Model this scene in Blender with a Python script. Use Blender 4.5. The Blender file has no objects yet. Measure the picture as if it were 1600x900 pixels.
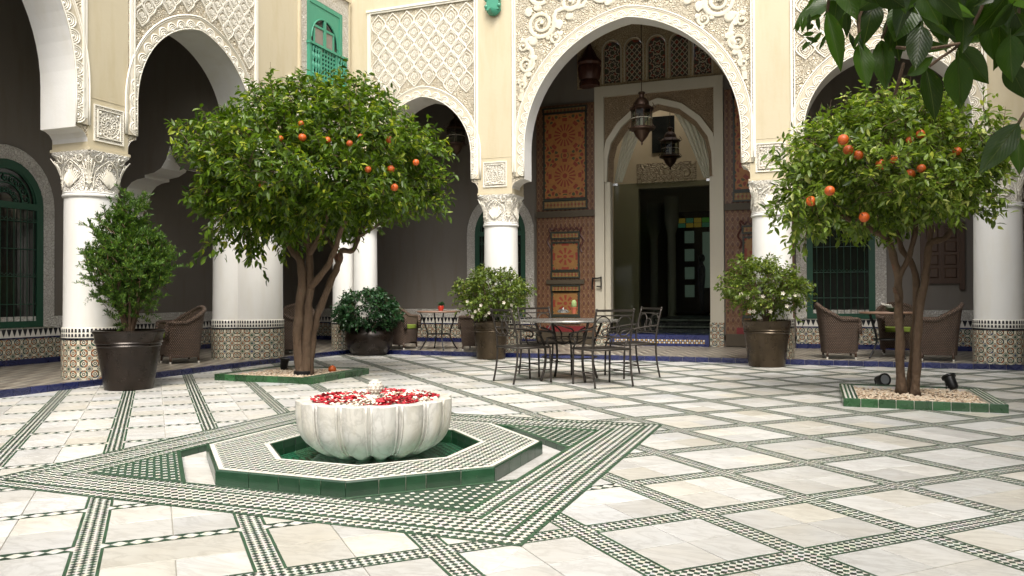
import bpy, math, random
import numpy as np
from mathutils import Vector, Matrix
random.seed(7); np.random.seed(7)
PI = math.pi
scene = bpy.context.scene
C = scene.collection
R = math.radians
FINAL = 0.7            # everything is laid out in units of 0.7 m and scaled once, at the end

# ------------------------------------------------------------------ camera
F, YAW, PITCH, ROLL = 1242.58, R(-20.7707), 0.0100, -0.0040
CAM = Vector((12.0367, -19.1367, 1.5820))
fwd = Vector((math.sin(YAW)*math.cos(PITCH), math.cos(YAW)*math.cos(PITCH), math.sin(PITCH)))
rt0 = Vector((math.cos(YAW), -math.sin(YAW), 0)); up0 = rt0.cross(fwd)
rt = rt0*math.cos(ROLL) + up0*math.sin(ROLL); up = up0*math.cos(ROLL) - rt0*math.sin(ROLL)
cam = bpy.data.cameras.new('camera'); camo = bpy.data.objects.new('camera', cam); C.objects.link(camo)
camo.matrix_world = Matrix(((rt.x, up.x, -fwd.x, CAM.x*FINAL), (rt.y, up.y, -fwd.y, CAM.y*FINAL), (rt.z, up.z, -fwd.z, CAM.z*FINAL), (0, 0, 0, 1)))
cam.sensor_width = 36; cam.lens = F/1600*36; cam.clip_start = 0.05; cam.clip_end = 2000
scene.camera = camo

# ------------------------------------------------------------------ light
w = bpy.data.worlds.new('World'); scene.world = w; w.use_nodes = True
nt = w.node_tree; nt.nodes.clear()
sky = nt.nodes.new('ShaderNodeTexSky'); sky.sky_type = 'NISHITA'; sky.sun_disc = False
SUN_EL, SUN_AZ = R(55), R(156)          # azimuth clockwise from +Y: from the right and behind the camera
sky.sun_elevation = SUN_EL; sky.sun_rotation = SUN_AZ; sky.air_density = 1.0; sky.dust_density = 3.0; sky.ozone_density = 1.0
hs = nt.nodes.new('ShaderNodeHueSaturation'); hs.inputs['Saturation'].default_value = 0.12
bg = nt.nodes.new('ShaderNodeBackground'); bg.inputs['Strength'].default_value = 0.15
wo = nt.nodes.new('ShaderNodeOutputWorld')
nt.links.new(sky.outputs[0], hs.inputs['Color']); nt.links.new(hs.outputs[0], bg.inputs[0]); nt.links.new(bg.outputs[0], wo.inputs[0])
sl = bpy.data.lights.new('sun', 'SUN'); sl.energy = 1.5; sl.angle = R(30); sl.color = (1.0, 0.93, 0.82)
so = bpy.data.objects.new('sun', sl); C.objects.link(so)
sd = Vector((math.sin(SUN_AZ)*math.cos(SUN_EL), math.cos(SUN_AZ)*math.cos(SUN_EL), math.sin(SUN_EL)))
so.rotation_euler = sd.to_track_quat('Z', 'Y').to_euler()
scene.view_settings.view_transform = 'Standard'; scene.view_settings.look = 'None'
scene.view_settings.exposure = 1.45; scene.view_settings.gamma = 1.0
try: scene.view_settings.use_curve_mapping = False
except Exception: pass
scene.cycles.max_bounces = 8

# ------------------------------------------------------------------ measuring helper: a photograph ray met with a plane
def ray(u, v): return rt*((u-800)/F) - up*((v-450)/F) + fwd
def at(u, v, x=None, y=None, z=None, depth=None):
    d = ray(u, v)
    if z is not None: t = (z-CAM.z)/d.z
    elif y is not None: t = (y-CAM.y)/d.y
    elif x is not None: t = (x-CAM.x)/d.x
    else: t = depth
    return CAM + d*t
def depth_of(p): return (Vector(p)-CAM).dot(fwd)

# ------------------------------------------------------------------ mesh builder
class MB:
    def __init__(s): s.v = []; s.f = []; s.m = []
    def add(s, vs, fs, mi=0):
        o = len(s.v); s.v += [tuple(p) for p in vs]; s.f += [tuple(i+o for i in f) for f in fs]; s.m += [mi]*len(fs)
    def poly(s, pts, mi=0): s.add(pts, [tuple(range(len(pts)))], mi)
    def box(s, x0, y0, z0, x1, y1, z1, mi=0, M=None):
        vs = [(x, y, z) for z in (z0, z1) for y in (y0, y1) for x in (x0, x1)]
        if M is not None: vs = [tuple(M @ Vector(p)) for p in vs]
        s.add(vs, [(0, 2, 3, 1), (4, 5, 7, 6), (0, 1, 5, 4), (2, 6, 7, 3), (0, 4, 6, 2), (1, 3, 7, 5)], mi)
    def bbox(s, x0, y0, z0, x1, y1, z1, b=0.01, mi=0):      # box with a bevelled top
        vs = [(x0, y0, z0), (x1, y0, z0), (x1, y1, z0), (x0, y1, z0), (x0, y0, z1-b), (x1, y0, z1-b), (x1, y1, z1-b), (x0, y1, z1-b),
              (x0+b, y0+b, z1), (x1-b, y0+b, z1), (x1-b, y1-b, z1), (x0+b, y1-b, z1)]
        fs = [(3, 2, 1, 0)] + [(a, b2, b2+4, a+4) for a, b2 in ((0, 1), (1, 2), (2, 3), (3, 0))] + [(a+4, b2+4, b2+8, a+8) for a, b2 in ((0, 1), (1, 2), (2, 3), (3, 0))] + [(8, 9, 10, 11)]
        s.add(vs, fs, mi)
    def prism(s, p2, z0, z1, mi=0, cap=True):
        n = len(p2); vs = [(x, y, z0) for x, y in p2]+[(x, y, z1) for x, y in p2]
        fs = [(i, (i+1) % n, (i+1) % n+n, i+n) for i in range(n)]
        if cap: fs += [tuple(range(n-1, -1, -1)), tuple(range(n, 2*n))]
        s.add(vs, fs, mi)
    def tube(s, pts, r, n=6, closed=False, mi=0, cap=True):
        pts = [Vector(p) for p in pts]; k = len(pts)
        if k < 2: return
        rr = r if isinstance(r, (list, tuple)) else [r]*k
        vs = []; pn = None
        for i, p in enumerate(pts):
            a = pts[(i-1) % k] if (closed or i > 0) else p; b = pts[(i+1) % k] if (closed or i < k-1) else p
            t = (b-a); t = t.normalized() if t.length > 1e-9 else Vector((0, 0, 1))
            if pn is None:
                pn = t.orthogonal().normalized()
            nn = pn - t*pn.dot(t)
            nn = nn.normalized() if nn.length > 1e-6 else t.orthogonal().normalized()
            pn = nn; bb = t.cross(nn)
            vs += [tuple(p + (nn*math.cos(2*PI*j/n)+bb*math.sin(2*PI*j/n))*rr[i]) for j in range(n)]
        fs = []
        for i in range(k if closed else k-1):
            i2 = (i+1) % k
            fs += [(i*n+j, i*n+(j+1) % n, i2*n+(j+1) % n, i2*n+j) for j in range(n)]
        if cap and not closed: fs += [tuple(range(n-1, -1, -1)), tuple((k-1)*n+j for j in range(n))]
        s.add(vs, fs, mi)
    def lathe(s, prof, n=24, c=(0, 0), mi=0, fn=None):
        vs = []
        for r, z in prof:
            for j in range(n):
                a = 2*PI*j/n; q = r*(fn(a, z) if fn else 1)
                vs.append((c[0]+q*math.cos(a), c[1]+q*math.sin(a), z))
        fs = [(i*n+j, i*n+(j+1) % n, (i+1)*n+(j+1) % n, (i+1)*n+j) for i in range(len(prof)-1) for j in range(n)]
        if prof[0][0] > 1e-4: fs.append(tuple(range(n-1, -1, -1)))
        if prof[-1][0] > 1e-4: fs.append(tuple((len(prof)-1)*n+j for j in range(n)))
        s.add(vs, fs, mi)
    def ball(s, c, r, n=10, mi=0, sq=1.0):
        k = max(4, n//2); prof = [(max(1e-5, r*math.sin(PI*i/k)), -r*sq*math.cos(PI*i/k)) for i in range(k+1)]
        m2 = MB(); m2.lathe(prof, n)
        s.add([(x+c[0], y+c[1], z+c[2]) for x, y, z in m2.v], m2.f, mi)
    def surf(s, fn, nu, nv, mi=0, cu=False):
        vs = [tuple(fn(i/nu, j/nv)) for j in range(nv+1) for i in range(nu+(0 if cu else 1))]
        W = nu+(0 if cu else 1)
        fs = [(j*W+i, j*W+(i+1) % W, (j+1)*W+(i+1) % W, (j+1)*W+i) for j in range(nv) for i in range(nu)]
        s.add(vs, fs, mi)
    def xf(s, fn): s.v = [tuple(fn(p)) for p in s.v]; return s
    def mesh(s, name, mats, smooth=False):
        me = bpy.data.meshes.new(name); me.from_pydata(s.v, [], s.f); 
        for m in (mats if isinstance(mats, (list, tuple)) else [mats]): me.materials.append(m)
        if any(s.m): me.polygons.foreach_set('material_index', s.m)
        if smooth:
            me.polygons.foreach_set('use_smooth', [True]*len(me.polygons))
            if smooth is not True: me.set_sharp_from_angle(angle=R(smooth))
        me.update(); return me
def place(o, parent=None, loc=None):
    C.objects.link(o)
    if parent is not None: o.parent = parent
    if loc is not None: o.location = loc
    return o
def part(name, b, mats, parent=None, smooth=False, label=None, kind=None):
    """mesh given in world coordinates; stored relative to its thing's base"""
    me = b.mesh(name, mats, smooth) if isinstance(b, MB) else b
    o = bpy.data.objects.new(name, me); C.objects.link(o)
    if parent is not None:
        o.parent = parent
        if isinstance(b, MB):
            q = parent; off = Vector((0, 0, 0))
            while q is not None: off += q.location; q = q.parent
            if off.length > 1e-9: me.transform(Matrix.Translation(-off))
    if label: o['label'] = label
    if kind: o['kind'] = kind
    return o
def lpart(name, b, mats, parent, loc=(0, 0, 0), rot=(0, 0, 0), smooth=False, kind=None, label=None):
    """mesh given in the thing's own coordinates"""
    me = b.mesh(name, mats, smooth) if isinstance(b, MB) else b
    o = bpy.data.objects.new(name, me); C.objects.link(o); o.parent = parent; o.location = loc; o.rotation_euler = rot
    if kind: o['kind'] = kind
    if label: o['label'] = label
    return o
def tag(o, label=None, cat=None, group=None, kind=None):
    if label: o['label'] = label
    if cat: o['category'] = cat
    if group: o['group'] = group
    if kind: o['kind'] = kind
    return o
def thing(name, label, cat, loc=(0, 0, 0), rz=0, group=None, kind=None):
    o = bpy.data.objects.new(name, None); C.objects.link(o); o.empty_display_size = 0.1
    o.location = loc; o.rotation_euler = (0, 0, rz)
    return tag(o, label, cat, group, kind)
def KIDS(o): return [x for x in C.objects if x.parent == o]
def dup(root, loc=None, rz=None, label=None, group=None, parent=None, first=True):
    c = root.copy(); C.objects.link(c)
    if parent is not None: c.parent = parent
    if loc is not None: c.location = loc
    if rz is not None: c.rotation_euler = (0, 0, rz)
    if label: c['label'] = label
    if group: c['group'] = group
    for ch in list(KIDS(root)): dup(ch, parent=c)
    return c
def KIDS(o): return [x for x in C.objects if x.parent == o]

# ------------------------------------------------------------------ materials
class N:
    def __init__(s, name):
        s.mat = bpy.data.materials.new(name); s.mat.use_nodes = True; s.t = s.mat.node_tree; s.t.nodes.clear()
        s.out = s.t.nodes.new('ShaderNodeOutputMaterial'); s.p = s.t.nodes.new('ShaderNodeBsdfPrincipled'); s.t.links.new(s.p.outputs[0], s.out.inputs[0])
    def n(s, typ, **k):
        q = s.t.nodes.new(typ)
        for a, b in k.items(): setattr(q, a, b)
        return q
    def L(s, a, b):
        if isinstance(a, (int, float)): b.default_value = a
        elif isinstance(a, (tuple, list)): b.default_value = tuple(a)+((1,) if len(a) == 3 and len(b.default_value) == 4 else ())
        else: s.t.links.new(a, b)
    def m(s, op, a, b=0.0, c=0.0):
        q = s.n('ShaderNodeMath', operation=op); s.L(a, q.inputs[0]); s.L(b, q.inputs[1]); s.L(c, q.inputs[2]); return q.outputs[0]
    def co(s, kind='Object'): return s.n('ShaderNodeTexCoord').outputs[kind]
    def mp(s, v, sc=(1, 1, 1), rot=(0, 0, 0), loc=(0, 0, 0)):
        q = s.n('ShaderNodeMapping'); s.L(v, q.inputs[0]); q.inputs['Scale'].default_value = sc if isinstance(sc, tuple) else (sc,)*3
        q.inputs['Rotation'].default_value = rot; q.inputs['Location'].default_value = loc; return q.outputs[0]
    def noise(s, v, sc, det=4, rough=.55, dist=0): 
        q = s.n('ShaderNodeTexNoise'); s.L(v, q.inputs['Vector']); q.inputs['Scale'].default_value = sc; q.inputs['Detail'].default_value = det
        q.inputs['Roughness'].default_value = rough; q.inputs['Distortion'].default_value = dist; return q.outputs[0]
    def vor(s, v, sc, feat='F1', out=0, rnd=1.0):
        q = s.n('ShaderNodeTexVoronoi', feature=feat); s.L(v, q.inputs['Vector']); q.inputs['Scale'].default_value = sc; q.inputs['Randomness'].default_value = rnd; return q.outputs[out]
    def ramp(s, f, st, interp='LINEAR'):
        q = s.n('ShaderNodeValToRGB'); s.L(f, q.inputs[0]); cr = q.color_ramp; cr.interpolation = interp
        while len(cr.elements) < len(st): cr.elements.new(0.5)
        for e, (p, c) in zip(cr.elements, st): e.position = p; e.color = tuple(c)+((1,) if len(c) == 3 else ()) if isinstance(c, (tuple, list)) else (c, c, c, 1)
        return q.outputs[0]
    def mix(s, f, a, b, bt='MIX'):
        q = s.n('ShaderNodeMix', data_type='RGBA', blend_type=bt); s.L(f, q.inputs[0]); s.L(a, q.inputs[6]); s.L(b, q.inputs[7]); return q.outputs[2]
    def sep(s, v): q = s.n('ShaderNodeSeparateXYZ'); s.L(v, q.inputs[0]); return q.outputs
    def comb(s, x=0., y=0., z=0.): q = s.n('ShaderNodeCombineXYZ'); s.L(x, q.inputs[0]); s.L(y, q.inputs[1]); s.L(z, q.inputs[2]); return q.outputs[0]
    def isl(s): return s.n('ShaderNodeNewGeometry').outputs['Random Per Island']
    def obr(s): return s.n('ShaderNodeObjectInfo').outputs['Random']
    def col(s, c): s.L(c, s.p.inputs['Base Color'])
    def rough(s, r): s.L(r, s.p.inputs['Roughness'])
    def bump(s, h, st=.3, d=.01):
        q = s.n('ShaderNodeBump'); q.inputs['Strength'].default_value = st; q.inputs['Distance'].default_value = d; s.L(h, q.inputs['Height']); s.L(q.outputs[0], s.p.inputs['Normal'])
    def hsvar(s, c, f, lo=.85, hi=1.15):
        g = s.m('MULTIPLY_ADD', f, hi-lo, lo); return s.mix(1.0, c, s.comb(g, g, g), 'MULTIPLY')

def simple(name, c, rough=.6, metal=0., var=.12, nsc=6, bump=.15, bd=.004, bsc=40, island=False, coat=0.):
    k = N(name); v = k.co(); f = k.noise(v, nsc)
    cc = k.mix(f, tuple(x*(1-var*1.6) for x in c), tuple(min(1, x*(1+var)) for x in c))
    if island: cc = k.hsvar(cc, k.isl(), 1-island, 1+island)
    k.col(cc); k.rough(k.m('MULTIPLY_ADD', k.noise(v, nsc*2.3), .3, rough-.15)); k.p.inputs['Metallic'].default_value = metal
    k.p.inputs['Coat Weight'].default_value = coat
    if bump: k.bump(k.noise(v, bsc), bump, bd)
    return k.mat

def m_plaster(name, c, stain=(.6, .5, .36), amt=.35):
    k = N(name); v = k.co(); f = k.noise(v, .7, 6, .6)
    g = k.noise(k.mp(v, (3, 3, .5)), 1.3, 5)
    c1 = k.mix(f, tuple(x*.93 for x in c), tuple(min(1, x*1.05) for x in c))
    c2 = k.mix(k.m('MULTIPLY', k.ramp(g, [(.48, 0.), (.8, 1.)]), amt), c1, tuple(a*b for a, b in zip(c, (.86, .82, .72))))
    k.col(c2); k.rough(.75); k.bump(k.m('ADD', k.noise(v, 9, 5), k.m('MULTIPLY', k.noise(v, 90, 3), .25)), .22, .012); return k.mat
TAN = m_plaster('tan plaster', (.49, .425, .295), amt=.8)
WHITE = m_plaster('white plaster', (.70, .685, .655), amt=.5)
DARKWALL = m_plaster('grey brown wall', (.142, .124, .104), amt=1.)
CEIL = m_plaster('dark wood ceiling', (.07, .045, .03))
CREAM = m_plaster('cream inner wall', (.50, .40, .25))

def m_stucco(name, c, dark, sc=24, bd=.02):
    k = N(name); v = k.co(); w_ = k.mix(.25, v, k.n('ShaderNodeTexNoise').outputs[1])
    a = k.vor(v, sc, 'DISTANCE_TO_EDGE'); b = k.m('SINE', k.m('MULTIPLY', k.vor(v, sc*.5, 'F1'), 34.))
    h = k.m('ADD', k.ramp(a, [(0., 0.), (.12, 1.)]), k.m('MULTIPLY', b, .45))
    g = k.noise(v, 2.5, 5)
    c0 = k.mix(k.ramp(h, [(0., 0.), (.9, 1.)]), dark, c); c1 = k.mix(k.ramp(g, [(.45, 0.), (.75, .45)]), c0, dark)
    k.col(c1); k.rough(.8); k.bump(h, .8, bd); return k.mat
STUC = m_stucco('carved stucco ground', (.66, .60, .48), (.46, .37, .235), 13, .03)
STUCW = m_stucco('white carved stucco', (.70, .665, .59), (.48, .41, .30), 16, .03)
STUCG = m_stucco('grey carved stucco', (.68, .65, .60), (.40, .36, .31), 14, .02)
BANDM = m_plaster('arch band ground', (.50, .44, .33), amt=.6)  # darker than the scallops: the shade between them is put into this colour
SCR = m_plaster('scroll relief', (.60, .55, .44), amt=.8)
STUCB = m_stucco('brown carved stucco', (.40, .29, .18), (.17, .11, .06), 20, .02)
RIB = m_plaster('stucco relief', (.73, .69, .60), amt=.6)

def m_marble(name, warm=0.0, isl=True, basin=False):
    k = N(name); v0 = k.co(); r = k.isl() if isl else 0.3
    ob = k.obr(); rr = k.m('FRACT', k.m('ADD', k.m('MULTIPLY', r, 7.3), k.m('MULTIPLY', ob, 5.1))) if isl else 0.35
    v = k.n('ShaderNodeVectorMath', operation='ADD'); k.L(v0, v.inputs[0]); k.L(k.comb(k.m('MULTIPLY', rr, 37.) if isl else 1., k.m('MULTIPLY', rr, 91.) if isl else 2., 0.), v.inputs[1]); v = v.outputs[0]
    st = k.mp(v, (1, 2.6, 1) if not basin else (1.2, 1.2, .7), (0, 0, .5))
    n1 = k.noise(st, 1.7 if not basin else 3.4, 7, .62, 1.2 if not basin else .7); n2 = k.noise(st, 3.3, 6, .6, 2.)
    vein = k.ramp(k.m('ABSOLUTE', k.m('SUBTRACT', n1, .5)), [(0., 1.), (.045, .25), (.16, 0.)])
    base = k.mix(n2, (.54, .53, .505), (.655, .65, .635)) if not basin else k.mix(n2, (.46, .445, .41), (.64, .63, .60))
    base = k.mix(k.m('MULTIPLY', k.ramp(k.noise(v, .9, 3), [(.5, 0.), (.75, 1.)]), .35), base, (.54, .46, .32))
    c = k.mix(k.m('MULTIPLY', vein, .45 if not basin else .62), base, (.33, .315, .29))
    if basin: c = k.mix(k.m('MULTIPLY', k.ramp(k.noise(k.mp(v, (1, 1, .4)), 3.2, 6, .7), [(.46, 0.), (.72, 1.)]), .5), c, (.40, .36, .24))
    if isl:
        c = k.hsvar(c, rr, .80, 1.06)
        tn = k.ramp(k.m('FRACT', k.m('MULTIPLY', rr, 3.7)), [(0., (1, 1, 1)), (.5, (1, 1, 1)), (.72, (.97, .93, .84)), (1., (.93, .95, .99))])
        c = k.mix(1., c, tn, 'MULTIPLY')
        c = k.mix(k.m('MULTIPLY', k.ramp(k.noise(v, .55, 5, .65), [(.45, 0.), (.8, 1.)]), .30), c, (.42, .37, .29))
    if isl:
        gp = k.n('ShaderNodeNewGeometry').outputs['Position']; c = k.mix(k.m('MULTIPLY', k.ramp(k.noise(gp, .9, 6, .65), [(.48, 0.), (.74, 1.)]), .34), c, (.34, .31, .25))
        c = k.mix(k.m('MULTIPLY', k.ramp(k.noise(gp, 7, 5, .7), [(.60, 0.), (.72, 1.)]), .22), c, (.26, .22, .17))
    k.col(c); k.rough(k.m('MULTIPLY_ADD', k.noise(v0, 5), .28, .20 if not basin else .3)); k.bump(k.noise(v0, 14, 4), .08, .004); return k.mat
MARBLE = m_marble('floor marble'); MARBLEB = m_marble('basin marble', basin=True, isl=False)

GROUT = simple('floor grout', (.33, .31, .26), .85, bump=.3)
MWHITE = None
def m_tess(name, a, b, rough=.42, coat=.08):
    k = N(name); r = k.isl(); c = k.ramp(r, [(0., a), (.55, b), (1., tuple(x*.75 for x in a))])
    c = k.mix(k.m('MULTIPLY', k.ramp(k.noise(k.co(), .6, 4), [(.4, 0.), (.8, 1.)]), .4), c, tuple((x+.12)/2 for x in a))
    k.col(c); k.rough(k.m('MULTIPLY_ADD', k.noise(k.co(), 30), .3, rough-.1)); k.p.inputs['Coat Weight'].default_value = coat; return k.mat
GREENT = m_tess('dark green tesserae', (.006, .018, .010), (.022, .066, .034))
GREENL = m_tess('green border tile', (.015, .052, .022), (.026, .085, .036))
def m_whitem():
    k = N('white mosaic'); ck = k.vor(k.mp(k.co(), 1, (0, 0, 0)), 26, 'F1', 1, 1.0)
    c = k.mix(.10, (.60, .58, .52), ck); c = k.mix(k.m('MULTIPLY', k.ramp(k.noise(k.co(), .8, 5), [(.4, 0.), (.75, 1.)]), .35), c, (.45, .42, .34))
    k.col(c); k.rough(.35); k.bump(k.noise(k.co(), 40), .2, .004); return k.mat
MWHITE = m_whitem()
def m_glaze(name, a, b, rough=.16, coat=.6):
    k = N(name); r = k.obr(); v = k.co(); f = k.noise(v, 7, 5)
    c = k.mix(f, a, b); c = k.hsvar(c, r, .65, 1.25); c = k.hsvar(c, k.isl(), .75, 1.2)
    c = k.mix(k.ramp(k.noise(v, 22, 5, .7), [(.66, 0.), (.74, .6)]), c, (.20, .15, .10))
    k.col(c); k.rough(k.m('MULTIPLY_ADD', f, .25, rough)); k.p.inputs['Coat Weight'].default_value = coat; k.p.inputs['Coat Roughness'].default_value = .12
    k.bump(k.noise(v, 10, 3), .15, .006); return k.mat
GLZG = m_glaze('green glazed tile', (.006, .028, .012), (.014, .070, .028), .24, .35)
GLZG2 = m_glaze('mid green glazed tile', (.010, .048, .014), (.022, .095, .028))
GLZB = m_glaze('cobalt glazed tile', (.006, .009, .048), (.015, .022, .105))

def m_zellige(name, su=9., radial=False, tint=1.0, alt=False):
    k = N(name); v = k.co(); s = k.sep(v)
    if radial:
        th = k.m('ARCTAN2', s[1], s[0]); x = k.m('MULTIPLY', th, radial); y = s[2]
    else:
        x = k.m('ADD', s[0], s[1]); y = s[2]
    X = k.m('MULTIPLY', x, su*2*PI/2); Y = k.m('MULTIPLY', y, su*2*PI/2)
    q = .70711
    d = [k.m('COSINE', X), k.m('COSINE', Y), k.m('COSINE', k.m('ADD', X, Y)), k.m('COSINE', k.m('SUBTRACT', X, Y)), k.m('COSINE', k.m('MULTIPLY', X, 2.)), k.m('COSINE', k.m('MULTIPLY', Y, 2.))]
    t = k.m('ADD', k.m('MULTIPLY', k.m('ADD', k.m('ADD', d[0], d[1]), k.m('ADD', d[2], d[3])), .72), k.m('MULTIPLY', k.m('ADD', d[4], d[5]), .56))
    f = k.m('MULTIPLY_ADD', t, .125, .5)
    hue = k.noise(k.comb(x, y), su*.8, 1)
    acc = k.ramp(hue, [(0., (.26, .09, .025)), (.47, (.26, .09, .025)), (.5, (.02, .07, .035)), (.60, (.025, .035, .12)), (.66, (.28, .16, .04))], 'CONSTANT')
    wht = (.58*tint, .54*tint, .42*tint); blk = (.012, .012, .014)
    c = k.ramp(f, [(0., blk), (.16, wht), (.27, blk), (.41, wht), (.50, blk), (.60, wht), (.68, blk), (.77, wht), (.82, blk)], 'CONSTANT')
    hi = k.ramp(f, [(0., 0.), (.83, 1.)], 'CONSTANT'); lo = k.ramp(f, [(0., 0.), (.335, 1.), (.385, 0.)], 'CONSTANT')
    c = k.mix(hi, c, acc); c = k.mix(lo, c, acc)
    k.col(c); k.rough(.3); k.p.inputs['Coat Weight'].default_value = .3
    k.bump(k.ramp(f, [(0., 1.), (.13, 1.), (.14, 0.), (.15, 1.), (.39, 1.), (.40, 0.), (.41, 1.), (.57, 1.), (.58, 0.), (.59, 1.), (.76, 1.), (.77, 0.), (.78, 1.)]), .4, .004)
    return k.mat
ZELC = m_zellige('zellige on column', 10.5, radial=.5)
ZELW = m_zellige('zellige on wall', 10., tint=.9)
def m_merlon(name, radial=False, n=9.):
    k = N(name); s = k.sep(k.co())
    x = k.m('MULTIPLY', k.m('ARCTAN2', s[1], s[0]), .5) if radial else k.m('ADD', s[0], s[1])
    u = k.m('PINGPONG', k.m('MULTIPLY', x, n), .5); return k, s, u
def m_trim():
    k = N('column trim'); s = k.sep(k.co()); x = k.m('MULTIPLY', k.m('ARCTAN2', s[1], s[0]), .5)
    u = k.m('FRACT', k.m('MULTIPLY', x, 13.)); z = k.m('FRACT', k.m('MULTIPLY', s[2], 9.))
    a = k.m('GREATER_THAN', u, .45); b = k.m('GREATER_THAN', z, .35)
    k.col(k.mix(k.m('MULTIPLY', a, b), (.66, .62, .54), (.012, .012, .014))); k.rough(.35); return k.mat
TRIM = m_trim()
BLACKT = simple('black tile', (.012, .012, .016), .3); WHITET = simple('white tile', (.64, .61, .54), .35)
def m_floorz():
    k = N('zigzag gallery mosaic'); s = k.sep(k.co())
    zz = k.m('PINGPONG', k.m('MULTIPLY', s[0], 1.8), .5); q = k.m('FRACT', k.m('ADD', k.m('MULTIPLY', s[1], 1.7), k.m('MULTIPLY', zz, 2.4)))
    c = k.ramp(q, [(0., (.36, .33, .27)), (.34, (.05, .045, .04)), (.67, (.17, .13, .10))], 'CONSTANT')
    ck = k.n('ShaderNodeTexChecker'); k.L(k.mp(k.co(), 1, (0, 0, PI/4)), ck.inputs[0]); ck.inputs[3].default_value = 22
    c = k.mix(k.m('MULTIPLY', ck.outputs[1], .35), c, (.30, .27, .22))
    c = k.hsvar(c, k.noise(k.co(), 3), .7, 1.3)
    k.col(c); k.rough(k.m('MULTIPLY_ADD', k.noise(k.co(), 4), .3, .22)); k.bump(q, .2, .003); return k.mat
GALF = m_floorz()

def m_wood(name, a, b, rough=.5, sc=3.):
    k = N(name); v = k.mp(k.co(), (8, 8, 1)); f = k.noise(v, sc, 5, .6, .6); k.col(k.mix(f, a, b)); k.rough(rough); k.bump(f, .25, .005); return k.mat
DWOOD = m_wood('dark carved wood', (.035, .018, .010), (.085, .045, .025))
GRNW = m_wood('green painted wood', (.006, .042, .022), (.011, .065, .035), .45)
GRNL = m_wood('bright green painted wood', (.035, .20, .125), (.05, .26, .16), .5)
def m_rosette(name, ground, ink, petals=16, ring=.22, dots=17.):
    k = N(name); v = k.co(); s = k.sep(v); x, y = s[0], s[2]
    def ros(cy):
        yy = k.m('SUBTRACT', y, cy); r = k.m('SQRT', k.m('ADD', k.m('MULTIPLY', x, x), k.m('MULTIPLY', yy, yy))); th = k.m('ARCTAN2', yy, x)
        pet = k.m('COSINE', k.m('MULTIPLY', th, petals)); rn = k.m('DIVIDE', r, ring)
        band1 = k.m('MULTIPLY', k.m('GREATER_THAN', pet, .1), k.m('MULTIPLY', k.m('GREATER_THAN', rn, .42), k.m('LESS_THAN', rn, 1.)))
        band2 = k.m('MULTIPLY', k.m('GREATER_THAN', k.m('COSINE', k.m('MULTIPLY', th, petals/2)), .3), k.m('MULTIPLY', k.m('GREATER_THAN', rn, 1.25), k.m('LESS_THAN', rn, 1.55)))
        cen = k.m('LESS_THAN', rn, .22); return k.m('MAXIMUM', k.m('MAXIMUM', band1, band2), cen), rn
    return k, ros, x, y
def m_panel(name, cys, ring, petals=16, g1=(.27, .105, .024), g2=(.19, .062, .014)):
    k, ros, x, y = m_rosette(name, None, None, petals, ring)
    m = None; inside = None
    for cy in cys:
        a, rn = ros(cy); m = a if m is None else k.m('MAXIMUM', m, a)
        i = k.m('LESS_THAN', rn, 1.6); inside = i if inside is None else k.m('MAXIMUM', inside, i)
    X = k.m('MULTIPLY', x, 34.); Y = k.m('MULTIPLY', y, 34.)
    t = k.m('ADD', k.m('ADD', k.m('COSINE', X), k.m('COSINE', Y)), k.m('ADD', k.m('COSINE', k.m('MULTIPLY', k.m('ADD', X, Y), .7071)), k.m('COSINE', k.m('MULTIPLY', k.m('SUBTRACT', X, Y), .7071))))
    star = k.m('MULTIPLY', k.m('GREATER_THAN', t, 1.1), k.m('SUBTRACT', 1., inside)); m = k.m('MAXIMUM', m, star)
    grn = k.m('MULTIPLY', k.m('LESS_THAN', t, -1.5), k.m('SUBTRACT', 1., inside))
    g = k.mix(k.noise(k.co(), 6), g1, g2); c = k.mix(m, g, (.20, .028, .012)); c = k.mix(grn, c, (.05, .055, .02)); c = k.hsvar(c, k.noise(k.co(), 14), .7, 1.25)
    k.col(c); k.rough(.5); k.bump(m, .3, .006); return k.mat
PANTALL = m_panel('painted tall door panel', (.62, -.62), .34, 16, (.34, .145, .036), (.25, .095, .022)); PANSQ = m_panel('painted square door panel', (0.,), .26, 8, (.26, .135, .038), (.18, .08, .02))
def m_strip(name, base, ink, light, sc=7.):
    k = N(name); s = k.sep(k.co()); x, y = s[0], s[2]
    X = k.m('MULTIPLY', x, sc*PI*2); Y = k.m('MULTIPLY', y, sc*PI*1.2)
    t = k.m('ADD', k.m('COSINE', X), k.m('COSINE', Y)); l = k.m('LESS_THAN', k.m('ABSOLUTE', k.m('ADD', t, -.25)), .20); d = k.m('GREATER_THAN', t, 1.0)
    c = k.mix(k.noise(k.co(), 9), base, tuple(v*.6 for v in base)); c = k.mix(d, c, ink); c = k.mix(l, c, light); k.col(c); k.rough(.5); k.bump(t, .3, .006); return k.mat
DFRAME = m_strip('painted door stile', (.150, .066, .030), (.080, .028, .015), (.19, .120, .055)); DRAIL = m_strip('painted door rail', (.30, .17, .05), (.16, .03, .015), (.05, .06, .03), 9.)
RED = simple('red lacquer', (.14, .010, .012), .5); DBROWN = simple('plain brown board', (.055, .04, .022), .6)
PORTW = m_plaster('portal white', (.46, .42, .335))

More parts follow.
